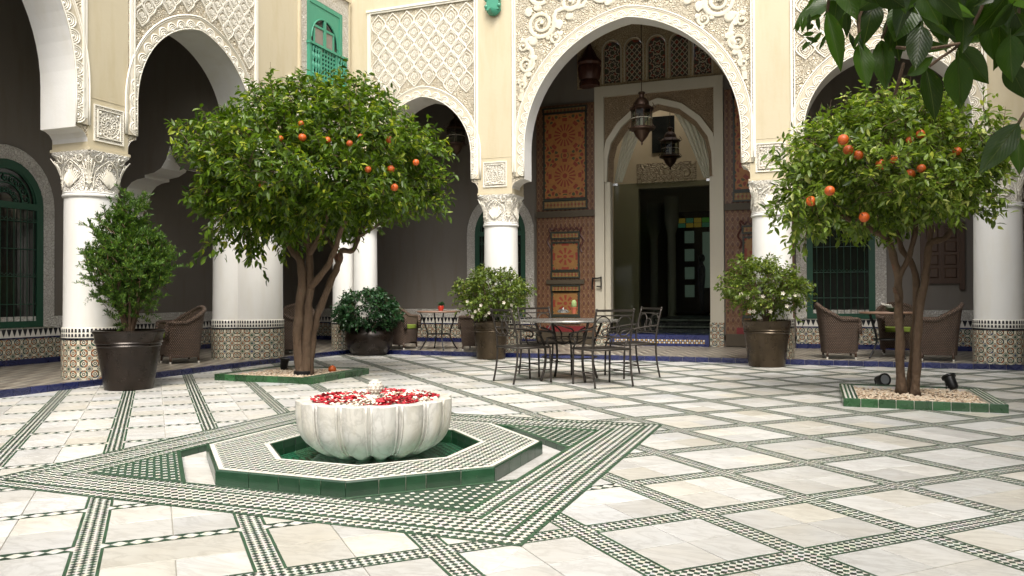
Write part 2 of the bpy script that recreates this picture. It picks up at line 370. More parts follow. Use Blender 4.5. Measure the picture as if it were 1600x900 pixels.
POT = simple('aged black metal pot', (.022, .015, .011), .30, metal=.5, var=.5, nsc=3, bump=.2)
POTB = simple('bronze glazed pot', (.062, .044, .026), .30, metal=.6, var=.5, nsc=3, bump=.2)
SOIL = simple('dark soil', (.03, .02, .014), .95, bump=.8, bd=.02, bsc=25)
IRON = simple('bronze painted iron', (.040, .033, .027), .45, metal=.45, var=.3, bump=.1)
BLACKM = simple('black metal', (.012, .012, .013), .4, metal=.3)
STEEL = simple('steel fitting', (.6, .6, .6), .3, metal=.9)
TERRA = simple('terracotta', (.30, .075, .035), .7, bump=.2); TERRAL = simple('pale terracotta', (.50, .26, .15), .7)
CUSH = simple('lime green cushion', (.20, .27, .035), .85, bump=.3)
STONE = simple('rough carved stone', (.58, .55, .48), .8, var=.2, nsc=9, bump=.9, bd=.015, bsc=22)
SILV = simple('silver dish', (.55, .54, .52), .25, metal=.9)
CACT = simple('cactus green', (.20, .26, .10), .8, bump=.6, bsc=60)
def m_wicker():
    k = N('woven wicker'); s = k.sep(k.co()); a = k.m('ADD', k.m('MULTIPLY', k.m('ARCTAN2', s[1], s[0]), .45), 0.)
    x = k.m('MULTIPLY', a, 150.); z = k.m('MULTIPLY', s[2], 135.)
    ph = k.m('MULTIPLY', k.m('GREATER_THAN', k.m('SINE', z), 0.), PI)
    h = k.m('MULTIPLY', k.m('MULTIPLY_ADD', k.m('SINE', k.m('ADD', x, ph)), .5, .5), k.m('ABSOLUTE', k.m('SINE', z)))
    c = k.ramp(h, [(0., (.028, .017, .011)), (.45, (.11, .066, .042)), (1., (.21, .14, .095))]); c = k.hsvar(c, k.noise(k.co(), 12), .65, 1.3)
    k.col(c); k.rough(.6); k.bump(h, .9, .02); return k.mat
WICK = m_wicker()
TBLW = m_wood('table top wood', (.16, .09, .06), (.24, .15, .10), .5)
def m_bark():
    k = N('citrus bark'); v = k.co(); f = k.noise(k.mp(v, (1, 1, .35)), 9, 6, .6, .5); g = k.noise(v, 2.2, 3)
    c = k.mix(f, (.045, .026, .015), (.13, .080, .044)); c = k.mix(k.ramp(g, [(.5, 0.), (.75, .45)]), c, (.17, .125, .08)); c = k.mix(k.ramp(k.noise(v, 3.1), [(.62, 0.), (.7, .25)]), c, (.28, .07, .04))
    k.col(c); k.rough(.85); k.bump(k.m('ADD', f, k.m('MULTIPLY', k.vor(k.mp(v, (1, 1, .5)), 22), -.5)), .7, .03); return k.mat
BARK = m_bark()
def m_leaf(name, a, b, c2, trans=.35, rough=.38):
    k = N(name); r = k.isl(); c = k.ramp(r, [(0., a), (.5, b), (.86, b), (1., c2)])
    c = k.hsvar(c, k.noise(k.co(), 1.3, 3), .7, 1.35); c = k.hsvar(c, k.obr(), .6, 1.5) if name.startswith('large') else c
    if name.startswith('large'):
        sx = k.sep(k.co()); ax = k.m('ABSOLUTE', sx[0]); c = k.mix(k.m('MULTIPLY', k.m('LESS_THAN', ax, .016), .5), c, (.08, .11, .025))
        vn = k.m('SINE', k.m('MULTIPLY', k.m('SUBTRACT', sx[1], k.m('MULTIPLY', ax, .9)), 62.)); c = k.mix(k.m('MULTIPLY', k.m('GREATER_THAN', vn, .95), .16), c, (.09, .13, .03))
        c = k.mix(k.ramp(k.noise(k.co(), 7, 4), [(.64, 0.), (.72, .5)]), c, (.10, .085, .02)); k.bump(vn, .06, .004)
    k.col(c); k.rough(rough); k.p.inputs['Specular IOR Level'].default_value = .4
    tr = k.n('ShaderNodeBsdfTranslucent'); k.L(k.mix(1., c, (1.6, 1.7, .5), 'MULTIPLY'), tr.inputs[0])
    ms = k.n('ShaderNodeMixShader'); ms.inputs[0].default_value = trans; k.t.links.new(k.p.outputs[0], ms.inputs[1]); k.t.links.new(tr.outputs[0], ms.inputs[2]); k.t.links.new(ms.outputs[0], k.out.inputs[0]); return k.mat
LEAF = m_leaf('citrus leaves', (.018, .042, .004), (.080, .138, .010), (.34, .37, .04))
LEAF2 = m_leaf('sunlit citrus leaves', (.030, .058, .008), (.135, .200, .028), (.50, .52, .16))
LEAFB = m_leaf('large citrus leaf', (.008, .020, .003), (.022, .050, .005), (.06, .10, .012), .5, .33)
LEAFC = m_leaf('conifer foliage', (.020, .052, .006), (.060, .125, .012), (.20, .28, .03), .25, .55)
LEAFD = m_leaf('dark shrub leaves', (.012, .040, .016), (.022, .065, .022), (.045, .10, .035), .15, .35)
LEAFS = m_leaf('shrub leaves', (.045, .072, .010), (.10, .145, .022), (.24, .27, .05), .35, .45)
def m_orange():
    k = N('orange peel'); k.col(k.hsvar(k.mix(k.noise(k.co(), 12), (.34, .042, .004), (.54, .115, .008)), k.obr(), .7, 1.15)); k.rough(.5); k.bump(k.noise(k.co(), 70), .3, .003); return k.mat
ORG = m_orange()
def m_petal(name, c, d):
    k = N(name); k.col(k.ramp(k.isl(), [(0., c), (1., d)])); k.rough(.6); return k.mat
PRED = m_petal('red petals', (.50, .012, .025), (.30, .005, .014)); PWHT = m_petal('cream petals', (.78, .74, .62), (.70, .60, .50))
def m_gravel():
    k = N('gravel'); k.col(k.ramp(k.isl(), [(0., (.40, .28, .18)), (.4, (.50, .39, .28)), (.75, (.60, .52, .41)), (1., (.26, .17, .11))])); k.rough(.8); return k.mat
GRAV = m_gravel()
def m_glass(name, tint=(.9, .97, .95), fk=.6):
    k = N(name); k.t.nodes.remove(k.p); t = k.n('ShaderNodeBsdfTransparent'); k.L(tint, t.inputs[0]); g = k.n('ShaderNodeBsdfGlossy'); g.inputs['Roughness'].default_value = .02
    fr = k.n('ShaderNodeFresnel'); fr.inputs[0].default_value = 1.5; ms = k.n('ShaderNodeMixShader'); k.L(k.m('MULTIPLY', fr.outputs[0], fk), ms.inputs[0]); k.t.links.new(t.outputs[0], ms.inputs[1]); k.t.links.new(g.outputs[0], ms.inputs[2]); k.t.links.new(ms.outputs[0], k.out.inputs[0]); return k.mat
GLASS = m_glass('clear glass', (.62, .66, .62), .22); 
WATER = m_glass('pool water', (.70, .92, .82), .55)
DGLASS = simple('dark window glass', (.012, .014, .012), .08, bump=0)
LGLASS = simple('window glass with curtain', (.20, .17, .14), .15, bump=0)
def m_curt():
    k = N('cream drape'); c = (.60, .58, .46); k.col(c); k.rough(.85); tr = k.n('ShaderNodeBsdfTranslucent'); k.L((.62, .60, .48), tr.inputs[0]); ms = k.n('ShaderNodeMixShader'); ms.inputs[0].default_value = .4
    k.t.links.new(k.p.outputs[0], ms.inputs[1]); k.t.links.new(tr.outputs[0], ms.inputs[2]); k.t.links.new(ms.outputs[0], k.out.inputs[0]); return k.mat
CURT = m_curt()
STEPT = None

# ================================================================== THE COURTYARD FLOOR
def clip(poly, a, b, c):                     # keep a*x+b*y<=c
    out = []; n = len(poly)
    for i in range(n):
        p, q = poly[i], poly[(i+1) % n]; dp = a*p[0]+b*p[1]-c; dq = a*q[0]+b*q[1]-c
        if dp <= 0: out.append(p)
        if (dp < 0 < dq) or (dq < 0 < dp):
            t = dp/(dp-dq); out.append((p[0]+(q[0]-p[0])*t, p[1]+(q[1]-p[1])*t))
    return out
def clip_to(poly, conv):                     # conv: ccw convex polygon
    n = len(conv)
    for i in range(n):
        (x0, y0), (x1, y1) = conv[i], conv[(i+1) % n]; nx, ny = (y1-y0), -(x1-x0)
        poly = clip(poly, nx, ny, nx*x0+ny*y0)
        if len(poly) < 3: return []
    return poly
def parea(p): return abs(sum(p[i][0]*p[(i+1) % len(p)][1]-p[(i+1) % len(p)][0]*p[i][1] for i in range(len(p))))/2 if len(p) > 2 else 0
SQ = (5.27, -14.41, 10.30, -9.36)            # the square mosaic border round the fountain
XM, YM = 25.0, -24.0
def yard_pieces(poly):
    """the part of a polygon on the open floor, outside the fountain square"""
    xs = [p[0] for p in poly]; ys = [p[1] for p in poly]
    if min(xs) < 0: poly = clip(poly, -1, 0, 0)
    if max(ys) > 0: poly = clip(poly, 0, 1, 0)
    if len(poly) < 3: return []
    if max(xs) <= SQ[0] or min(xs) >= SQ[2] or max(ys) <= SQ[1] or min(ys) >= SQ[3]: return [poly]
    res = []
    l = clip(poly, 1, 0, SQ[0]); r = clip(poly, -1, 0, -SQ[2]); m = clip(clip(poly, -1, 0, -SQ[0]), 1, 0, SQ[2])
    res += [l, r]
    if len(m) > 2: res += [clip(m, 0, 1, SQ[1]), clip(m, 0, -1, -SQ[3])]
    return [q for q in res if len(q) > 2 and parea(q) > 2e-5]
G0 = (10.556, -13.954); q7 = math.sqrt(.5)
def G(a, b): return (G0[0]+(a+b)*q7, G0[1]+(a-b)*q7)
def Ginv(x, y): dx, dy = (x-G0[0])/q7, (y-G0[1])/q7; return ((dx+dy)/2, (dx-dy)/2)
def octagon(a, cx=7.785, cy=-11.93): 
    r = a/math.cos(PI/8); return [(cx+r*math.cos(PI/8+PI/4*i), cy+r*math.sin(PI/8+PI/4*i)) for i in range(8)]
REC, ZB, ZT = 1.84, -0.062, 0.068
floor = MB(); o8 = octagon(REC); X0, Y0, X1, Y1 = -1., YM, XM, 1.
o16 = [(X1, Y1*.2-9), (7.785+3, Y1), (7.785-3, Y1), (X0, -9), (X0, -14), (7.785-3, Y0), (7.785+3, Y0), (X1, -14)]
zg = -0.008
for i in range(8):
    j = (i+1) % 8; a, b = o8[i], o8[j]
    A = {0: (X1, -9), 1: (10.8, Y1), 2: (4.8, Y1), 3: (X0, -9), 4: (X0, -14), 5: (4.8, Y0), 6: (10.8, Y0), 7: (X1, -14)}
    cor = {0: (X1, Y1), 2: (X0, Y1), 4: (X0, Y0), 6: (X1, Y0)}
    pts = [a+(zg,), A[i]+(zg,)] + ([cor[i]+(zg,)] if i in cor else []) + [A[j]+(zg,), b+(zg,)]
    floor.poly(pts)
FLOOR = part('courtyard_floor', floor, GROUT, kind='structure')
FLOOR['label'] = 'white marble and green mosaic floor of the courtyard'
WIDE, THIN, EDGE = .095, .062, .020
def half_a(acell, bline): return THIN if (bline <= -1 and acell < (1 if bline > -5 else 3)) else WIDE
slabs = []; ring = MB(); white = MB(); dark = MB()
def flat(mb, poly, z): mb.poly([(x, y, z) for x, y in poly])
cdir = Vector((fwd.x, fwd.y)).normalized()
def inview(x, y, mg=5.):
    dx, dy = x-CAM.x, y-CAM.y; d = dx*cdir.x+dy*cdir.y; l = abs(dx*cdir.y-dy*cdir.x)
    return d > 1.5 and l < d*.72+mg
def diamonds(mb, p0, t, L, offs, d, hw, z, size=.93):
    """squares set corner to corner along a band from p0 in direction t"""
    nx, ny = -t[1], t[0]; k = int(round(L/d)); h = d/2*size
    for i in range(k):
        s = (i+.5)*L/k
        for o in offs:
            c = (p0[0]+t[0]*s+nx*o, p0[1]+t[1]*s+ny*o)
            lo, hi = max(-hw, o-h)-o, min(hw, o+h)-o
            if lo > -h+1e-6: q = [(-h-lo if 0 else -(h), 0), (h, 0), (0, h)]
            elif hi < h-1e-6: q = [(-h, 0), (0, -h), (h, 0)]
            else: q = [(-h, 0), (0, -h), (h, 0), (0, h)]
            pl = [(c[0]+t[0]*a+nx*b, c[1]+t[1]*a+ny*b) for a, b in q]
            yield pl
def put(mb, pls, z, jit=.0004):
    for pl in pls:
        for q in yard_pieces(pl):
            zz = z+random.uniform(-jit, jit); jx, jy = random.uniform(-.0014, .0014), random.uniform(-.0014, .0014); mb.poly([(x+jx+random.uniform(-.001, .001), y+jy+random.uniform(-.001, .001), zz+random.uniform(-jit, jit)) for x, y in q])
for a in range(-26, 26):
    for b in range(-26, 26):
        cx, cy = G(a+.5, b+.5)
        if cx < -1 or cx > XM+1 or cy > 1 or cy < YM-1: continue
        hb0, hb1 = half_a(a, b), half_a(a, b+1)
        a0, a1, b0, b1 = a+WIDE, a+1-WIDE, b+hb0, b+1-hb1
        # slab cell
        am, bm = (a0+a1)/2, (b0+b1)/2; g = .0035
        rnd = random.random()
        if rnd < .72: cells = [(a0, am-g, b0, bm-g), (am+g, a1, b0, bm-g), (a0, am-g, bm+g, b1), (am+g, a1, bm+g, b1)]
        elif rnd < .9: cells = [(a0, am-g, b0, b1), (am+g, a1, b0, bm-g), (am+g, a1, bm+g, b1)]
        else: cells = [(a0, a1, b0, bm-g), (a0, am-g, bm+g, b1), (am+g, a1, bm+g, b1)]
        for c in cells:
            for q in yard_pieces([G(c[0], c[2]), G(c[0], c[3]), G(c[1], c[3]), G(c[1], c[2])]):
                if parea(q) > 4e-4: slabs.append(q)
        if not inview(cx, cy): 
            continue
        e0 = EDGE if hb0 == WIDE else .012; e1 = EDGE if hb1 == WIDE else .012
        for c in ((a0-EDGE, a0, b0-e0, b1+e1), (a1, a1+EDGE, b0-e0, b1+e1), (a0, a1, b0-e0, b0), (a0, a1, b1, b1+e1)):
            n = 6 if (c[3]-c[2]) > (c[1]-c[0]) else 1; m = 1 if n == 6 else 6
            for i in range(n):
                for j in range(m):
                    u0, u1 = c[0]+(c[1]-c[0])*j/m, c[0]+(c[1]-c[0])*(j+1)/m; v0, v1 = c[2]+(c[3]-c[2])*i/n, c[2]+(c[3]-c[2])*(i+1)/n
                    put(ring, [[G(u0+.001, v0+.001), G(u0+.001, v1-.001), G(u1-.001, v1-.001), G(u1-.001, v0+.001)]], .0005, .0003)
        # band along b at line a (full length), band along a at line b between crossings
        for q in yard_pieces([G(a-WIDE+EDGE, b), G(a-WIDE+EDGE, b+1), G(a+WIDE-EDGE, b+1), G(a+WIDE-EDGE, b)]): flat(white, q, -.0022)
        put(dark, diamonds(dark, G(a, b), (q7, -q7), 1., (-.05, 0, .05), .05, .075, 0), 0.)
        h0 = hb0-e0
        for q in yard_pieces([G(a+WIDE-EDGE, b-h0), G(a+WIDE-EDGE, b+h0), G(a+1-WIDE+EDGE, b+h0), G(a+1-WIDE+EDGE, b-h0)]): flat(white, q, -.0022)
        offs = (-.05, 0, .05) if hb0 == WIDE else (-.05, .05); dd = .05 if hb0 == WIDE else .10
        put(dark, diamonds(dark, G(a+WIDE-EDGE, b), (q7, q7), 1-2*(WIDE-EDGE), offs, dd, h0, 0), 0.)
# slabs: the 300 that show largest are objects, the rest joined
def slab_mesh(mb, q, cx, cy):
    n = len(q); b = .0035; z = random.uniform(-.0004, .0006)
    c = (sum(p[0] for p in q)/n, sum(p[1] for p in q)/n)
    inn = []
    for x, y in q:
        d = math.hypot(x-c[0], y-c[1]) or 1; k = 1-b*1.5/d; inn.append((c[0]+(x-c[0])*k-cx, c[1]+(y-c[1])*k-cy))
    vs = [(x-cx, y-cy, -.0075) for x, y in q]+[(x-cx, y-cy, z-.002) for x, y in q]+[(x, y, z) for x, y in inn]
    ccw = sum(q[i][0]*q[(i+1) % n][1]-q[(i+1) % n][0]*q[i][1] for i in range(n)) > 0
    fs = [(i, (i+1) % n, (i+1) % n+n, i+n) for i in range(n)]+[(i+n, (i+1) % n+n, (i+1) % n+2*n, i+2*n) for i in range(n)]+[tuple(range(2*n, 3*n))]
    if not ccw: fs = [f[::-1] for f in fs]
    mb.add(vs, fs)
def vis(q):
    n = len(q); x, y = sum(p[0] for p in q)/n, sum(p[1] for p in q)/n; d = depth_of((x, y, 0))
    if d < 3.2 or not inview(x, y, .3): return -1
    return parea(q)/d**3
slabs.sort(key=lambda q: -vis(q))
for q in slabs[:300]:
    n = len(q); cx, cy = sum(p[0] for p in q)/n, sum(p[1] for p in q)/n
    m = MB(); slab_mesh(m, q, cx, cy); o = lpart('marble_slab', m, MARBLE, FLOOR, (cx, cy, 0))
m = MB()
for q in slabs[300:]: slab_mesh(m, q, 0, 0)
part('far_marble_slabs', m, MARBLE, FLOOR, kind='stuff')
part('white_mosaic_ground', white, MWHITE, FLOOR, kind='stuff'); part('green_mosaic_lozenges', dark, GREENT, FLOOR, kind='stuff'); part('green_edging', ring, GREENL, FLOOR, kind='stuff')

def fill(poly, ang, d, size=.93, ph=0.):
    """corner-to-corner squares (diagonal d) on a lattice turned by ang, clipped to a convex ccw polygon"""
    ca, sa = math.cos(ang), math.sin(ang); loc = [(x*ca+y*sa, -x*sa+y*ca) for x, y in poly]; h = d/2*size
    i0, i1 = int(min(p[0] for p in loc)/d)-1, int(max(p[0] for p in loc)/d)+1; j0, j1 = int(min(p[1] for p in loc)/d)-1, int(max(p[1] for p in loc)/d)+1
    for i in range(i0, i1+1):
        for j in range(j0, j1+1):
            x, y = (i+ph)*d, (j+ph)*d
            q = clip_to([(x-h, y), (x, y-h), (x+h, y), (x, y+h)], loc)
            if len(q) > 2 and parea(q) > d*d*.02: yield [(u*ca-v*sa, u*sa+v*ca) for u, v in q]
# square border of the fountain
bw = MB(); bd = MB(); bg_ = MB(); tri = MB(); triw = MB()
cxs, cys = (SQ[0]+SQ[2])/2, (SQ[1]+SQ[3])/2; HS = (SQ[2]-SQ[0])/2; HT = (SQ[3]-SQ[1])/2
stripes = [(0, .03, 'g'), (.03, .16, .065), (.16, .19, 'g'), (.19, .48, .0725), (.48, .51, 'g'), (.51, .63, .06), (.63, .66, 'g')]
def sqring(o0, o1):
    A = [(cxs-HS+o0, cys-HT+o0), (cxs+HS-o0, cys-HT+o0), (cxs+HS-o0, cys+HT-o0), (cxs-HS+o0, cys+HT-o0)]
    B = [(cxs-HS+o1, cys-HT+o1), (cxs+HS-o1, cys-HT+o1), (cxs+HS-o1, cys+HT-o1), (cxs-HS+o1, cys+HT-o1)]
    return [[A[i], A[(i+1) % 4], B[(i+1) % 4], B[i]] for i in range(4)]
for o0, o1, k in stripes:
    for i, q in enumerate(sqring(o0, o1)):
        if k == 'g':
            n = 34
            for t in range(n):
                l = lambda p, r, s: (p[0]+(r[0]-p[0])*s, p[1]+(r[1]-p[1])*s)
                pl = [l(q[0], q[1], t/n+.0008), l(q[0], q[1], (t+1)/n-.0008), l(q[3], q[2], (t+1)/n-.0008), l(q[3], q[2], t/n+.0008)]
                bg_.poly([(x, y, .0006+random.uniform(0, .0006)) for x, y in pl])
        else:
            flat(bw, q, -.0020)
            for pl in fill(q, 0, k): bd.poly([(x, y, random.uniform(-.0004, .0004)) for x, y in pl])
inx0, iny0, inx1, iny1 = SQ[0]+.66, SQ[1]+.66, SQ[2]-.66, SQ[3]-.66
cut = REC*2/(2+math.sqrt(2)); o8c = octagon(REC+.05)
for sx, sy in ((-1, -1), (1, -1), (1, 1), (-1, 1)):
    X = inx0 if sx < 0 else inx1; Y = iny0 if sy < 0 else iny1
    h = REC*math.sqrt(2)                                  # distance sum of the diagonal line
    t = [(X, Y)]
    px = 7.785; py = -11.93
    full = [(inx0, iny0), (inx1, iny0), (inx1, iny1), (inx0, iny1)]
    c = sx*px+sy*py+h
    T = clip(full, -sx, -sy, -(c+.06)); S = clip(clip(full, -sx, -sy, -c), sx, sy, c+.055)
    flat(tri, T, -.0020)
    for pl in fill(T, 0, .085, .62): triw.poly([(x, y, random.uniform(-.0004, .0004)) for x, y in pl])
    bg_.poly([(x, y, .001) for x, y in S])
part('border_white_ground', bw, MWHITE, FLOOR, kind='stuff'); part('border_lozenges', bd, GREENT, FLOOR, kind='stuff'); part('border_green_lines', bg_, GREENL, FLOOR, kind='stuff')
part('corner_green_ground', tri, GREENT, FLOOR, kind='stuff'); part('corner_white_lozenges', triw, MWHITE, FLOOR, kind='stuff')
# thin strips between the straight octagon sides and the square
fil = MB()
for q in (((inx0, -20), (octagon(REC)[3][0], -20), (octagon(REC)[3][0], 0), (inx0, 0)), ((octagon(REC)[0][0], -20), (inx1, -20), (inx1, 0), (octagon(REC)[0][0], 0)),
          ((0, iny0), (20, iny0), (20, octagon(REC)[5][1]), (0, octagon(REC)[5][1])), ((0, octagon(REC)[1][1]), (20, octagon(REC)[1][1]), (20, iny1), (0, iny1))):
    p = clip_to(list(q), [(inx0, iny0), (inx1, iny0), (inx1, iny1), (inx0, iny1)])
    if parea(p) > 1e-4: flat(fil, p, .0002)
part('channel_edging', fil, GREENL, FLOOR, kind='stuff')
# sunken channel round the basin platform
ch = MB(); chm = MB(); oc = octagon(1.0)
for i in range(8):
    j = (i+1) % 8; a, b = o8[i], o8[j]
    for t in range(6):
        l = lambda s: (a[0]+(b[0]-a[0])*s, a[1]+(b[1]-a[1])*s)
        p, q = l(t/6+.002), l((t+1)/6-.002); ch.poly([p+(ZB,), q+(ZB,), q+(.0012,), p+(.0012,)])
    ia = octagon(1.5)
    chm.poly([a+(ZB-.004,), b+(ZB-.004,), ia[j]+(ZB-.004,), ia[i]+(ZB-.004,)])
part('channel_wall', ch, GLZG, FLOOR, kind='stuff'); part('channel_marble', chm, MARBLE, FLOOR)

# ================================================================== FOUNTAIN
FC = (7.785, -11.93)
fo = thing('fountain', 'lobed white marble basin full of petals on an eight sided green tiled platform', 'fountain', (FC[0], FC[1], ZB))
core = MB(); oo = octagon(1.585); oi = octagon(1.0)
for i in range(8):
    j = (i+1) % 8
    core.poly([oo[i]+(ZB-.003,), oo[j]+(ZB-.003,), oo[j]+(ZT-.012,), oo[i]+(ZT-.012,)])
    core.poly([oo[i]+(ZT-.012,), oo[j]+(ZT-.012,), oi[j]+(ZT-.012,), oi[i]+(ZT-.012,)])
part('platform_core', core, GROUT, fo)
for i in range(8):                       # glazed curb tiles, five to a side
    a = Vector(octagon(1.60)[i]); b = Vector(octagon(1.60)[(i+1) % 8]); L = (b-a).length; t = (b-a)/L; nrm = Vector((t.y, -t.x))
    cuts = [0, .21, .40+random.uniform(-.03, .03), .52, .76, 1.]
    if i % 2: cuts = [0, .27, .5, .66, .82, 1.]
    for k in range(5):
        m = MB(); l0, l1 = cuts[k]*L+.003, cuts[k+1]*L-.003
        P = lambda s, d, z: (a.x+t.x*s+nrm.x*d, a.y+t.y*s+nrm.y*d, z)
        m.add([P(l0, -.015, ZB-.001), P(l1, -.015, ZB-.001), P(l1, 0, ZB), P(l0, 0, ZB), P(l0, 0, ZT-.010), P(l1, 0, ZT-.010), P(l1, -.008, ZT), P(l0, -.008, ZT), P(l1, -.03, ZT), P(l0, -.03, ZT)],
              [(3, 2, 5, 4), (4, 5, 6, 7), (7, 6, 8, 9), (0, 3, 4), (2, 1, 5)])
        part('curb_tile', m, GLZG, fo)
tw = MB(); td = MB(); tb = MB()
for i in range(8):
    j = (i+1) % 8; A = octagon(1.57); A2 = octagon(1.525); B2 = octagon(1.055); B = octagon(1.005)
    tb.poly([A[i]+(ZT+.001,), A[j]+(ZT+.001,), A2[j]+(ZT+.001,), A2[i]+(ZT+.001,)]); tb.poly([B2[i]+(ZT+.001,), B2[j]+(ZT+.001,), B[j]+(ZT+.001,), B[i]+(ZT+.001,)])
    q = [B2[i], A2[i], A2[j], B2[j]]; flat(tw, q, ZT-.002)
    for pl in fill(q, 0, .068, .93): td.poly([(x, y, ZT+random.uniform(-.0005, .0005)) for x, y in pl])
part('white_border', tb, WHITET, fo); part('mosaic_ground', tw, MWHITE, fo, kind='stuff'); part('mosaic_lozenges', td, GREENT, fo, kind='stuff')
for i in range(8):                       # pool wall tiles
    a, b = Vector(oc[i]), Vector(oc[(i+1) % 8])
    for k in range(4):
        p, q = a.lerp(b, k/4+.004), a.lerp(b, (k+1)/4-.004); m = MB()
        c = Vector(FC); p2, q2 = p.lerp(c, .015), q.lerp(c, .015)
        m.add([(p2.x, p2.y, ZB-.02), (q2.x, q2.y, ZB-.02), (q2.x, q2.y, ZT-.006), (p2.x, p2.y, ZT-.006), (q.x, q.y, ZT), (p.x, p.y, ZT)], [(1, 0, 3, 2), (2, 3, 5, 4)])
        part('pool_tile', m, GLZG, fo)
pf = MB(); pd = MB()
for i in range(8):
    j = (i+1) % 8; q = [FC, oc[i], oc[j]]; flat(pf, q, ZB-.022)
    for pl in fill(q, PI/4*(i+1)+PI/2, .064, .92): pd.poly([(x, y, ZB-.020) for x, y in pl])
part('pool_floor', pf, simple('pool green mosaic', (.10, .42, .26), .3), fo); part('pool_floor_lozenges', pd, GREENT, fo, kind='stuff')
wt = MB()
o98 = octagon(.985); NW = 40
wt.surf(lambda u, v: (lambda r, a: (FC[0]+r*math.cos(a)*(.985/math.cos(((a+PI/8) % (PI/4))-PI/8) if 1 else 1), FC[1]+r*math.sin(a)*(.985/math.cos(((a+PI/8) % (PI/4))-PI/8)), -.012+.0012*math.sin(r*60+a*3)*math.exp(-2*abs(r-.35))+.0006*math.sin(a*9+r*31)))(max(v, .001), 2*PI*u), 64, 40, cu=True)
part('pool_water', wt, WATER, fo, smooth=True)
# lobed basin
NL = 16; prof = [(.20, -.06), (.36, -.055), (.46, -.03), (.55, .005), (.635, .055), (.70, .11), (.745, .17), (.775, .24), (.79, .31), (.798, .39), (.80, .47), (.80, .535)]
from bisect import bisect
bs = MB(); NA = NL*12; ph0 = R(-69.2+5.)
def lob(a): 
    x = ((a-ph0)*NL/(2*PI)) % 1.0; return abs(math.sin(PI*x))**.75
def brad(r, z, a):
    k = .105*min(1, (z+.06)/.12+.4); e = 0.035*max(0, 1-(z+.06)/.09)
    return r*(1-k+k*lob(a)) - e*(1-lob(a))*2
rings = []
for r, z in prof: rings.append([(FC[0]+brad(r, z, a)*math.cos(a), FC[1]+brad(r, z, a)*math.sin(a), z+(0.05*(1-lob(a)) if z < .03 else 0)) for a in [2*PI*i/NA for i in range(NA)]])
for r, z in ((.775, .545), (.70, .545), (.665, .535), (.60, .49), (.3, .475), (.01, .47)): rings.append([(FC[0]+(brad(r, .5, a) if r > .69 else r)*math.cos(a), FC[1]+(brad(r, .5, a) if r > .69 else r)*math.sin(a), z) for a in [2*PI*i/NA for i in range(NA)]])
vs = [p for rg in rings for p in rg]; fs = [(k*NA+i, k*NA+(i+1) % NA, (k+1)*NA+(i+1) % NA, (k+1)*NA+i) for k in range(len(rings)-1) for i in range(NA)]
bs.add(vs, fs); basin = part('basin', bs, MARBLEB, fo, smooth=50)
rb = MB()
for i in range(NL):
    for da in (-.034, .034):
        a = ph0+2*PI*i/NL+da
        rb.tube([(FC[0]+(brad(r, z, a)+.004)*math.cos(a), FC[1]+(brad(r, z, a)+.004)*math.sin(a), max(z, -.01)+(.03 if z < .03 else 0)) for r, z in prof[2:]], [.008+.006*k/9 for k in range(10)], 6)
part('rib', rb, MARBLEB, basin, smooth=True)
fb = MB(); fb.lathe([(.10, .48), (.085, .51), (.05, .525), (.045, .58)], 16, FC); fb.ball((FC[0], FC[1], .645), .074, 20)
for i in range(10):
    for j in range(6):
        a = i*PI/5+j*.3; e = -1.1+j*.44; fb.ball((FC[0]+.072*math.cos(a)*math.cos(e), FC[1]+.072*math.sin(a)*math.cos(e), .645+.072*math.sin(e)), .012, 6)
part('finial_ball', fb, STONE, basin, smooth=True)
# petals
pet = MB()
for i in range(2200):
    r = .66*math.sqrt(random.random()); a = random.uniform(0, 2*PI)
    if r < .085: continue
    x, y = FC[0]+r*math.cos(a), FC[1]+r*math.sin(a); z = .505+.042*random.random()+(.015 if r < .5 else 0)
    s = random.uniform(.017, .034); M = Matrix.Translation((x, y, z)) @ Matrix.Rotation(random.uniform(0, 6.3), 4, 'Z') @ Matrix.Rotation(random.uniform(-.5, .5), 4, 'X') @ Matrix.Rotation(random.uniform(-.4, .4), 4, 'Y')
    vs = [M @ Vector(p) for p in ((0, -s, 0), (s*.7, -s*.3, s*.25), (s*.6, s*.6, s*.3), (0, s*.8, s*.1), (-s*.6, s*.6, s*.3), (-s*.7, -s*.3, s*.25), (0, 0, -s*.1))]
    red = (math.sin(a*3+r*6)+math.sin(a*5-1)) > -.35 and r > .13
    red = red if random.random() < .72 else (random.random() < .5)
    pet.add(vs, [(6, k, (k+1) % 6) for k in range(6)], 0 if red else 1)
tag(part('rose_petals', pet, [PRED, PWHT], None, smooth=True), 'red and cream rose petals floating in the marble basin', 'petals', kind='stuff')

# ================================================================== THE ARCADES
class Wall:
    """s runs along the wall, d goes into it"""
    def __init__(s, kind): s.k = kind
    def P(s, a, z, d=0.): return (a, .05+d, z) if s.k == 'back' else (-.05-d, a, z)
    def box(s, mb, s0, z0, d0, s1, z1, d1, mi=0):
        p, q = s.P(s0, z0, d0), s.P(s1, z1, d1)
        mb.box(min(p[0], q[0]), min(p[1], q[1]), min(p[2], q[2]), max(p[0], q[0]), max(p[1], q[1]), max(p[2], q[2]), mi)
    def M(s, a, z, d=0., ang=0.):         # local x along the wall, y up, z out of the wall
        X = Vector(s.P(1, 0))-Vector(s.P(0, 0)); Z = Vector((0, 0, 1)); O = X.cross(Z)
        c, n = math.cos(ang), math.sin(ang); X2 = X*c+Z*n; Y2 = Z*c-X*n; p = s.P(a, z, d)
        return Matrix(((X2.x, Y2.x, O.x, p[0]), (X2.y, Y2.y, O.y, p[1]), (X2.z, Y2.z, O.z, p[2]), (0, 0, 0, 1)))
BW, LW = Wall('back'), Wall('left')
THK = .87; ZTOP = 13.0; ZCAP = 4.27
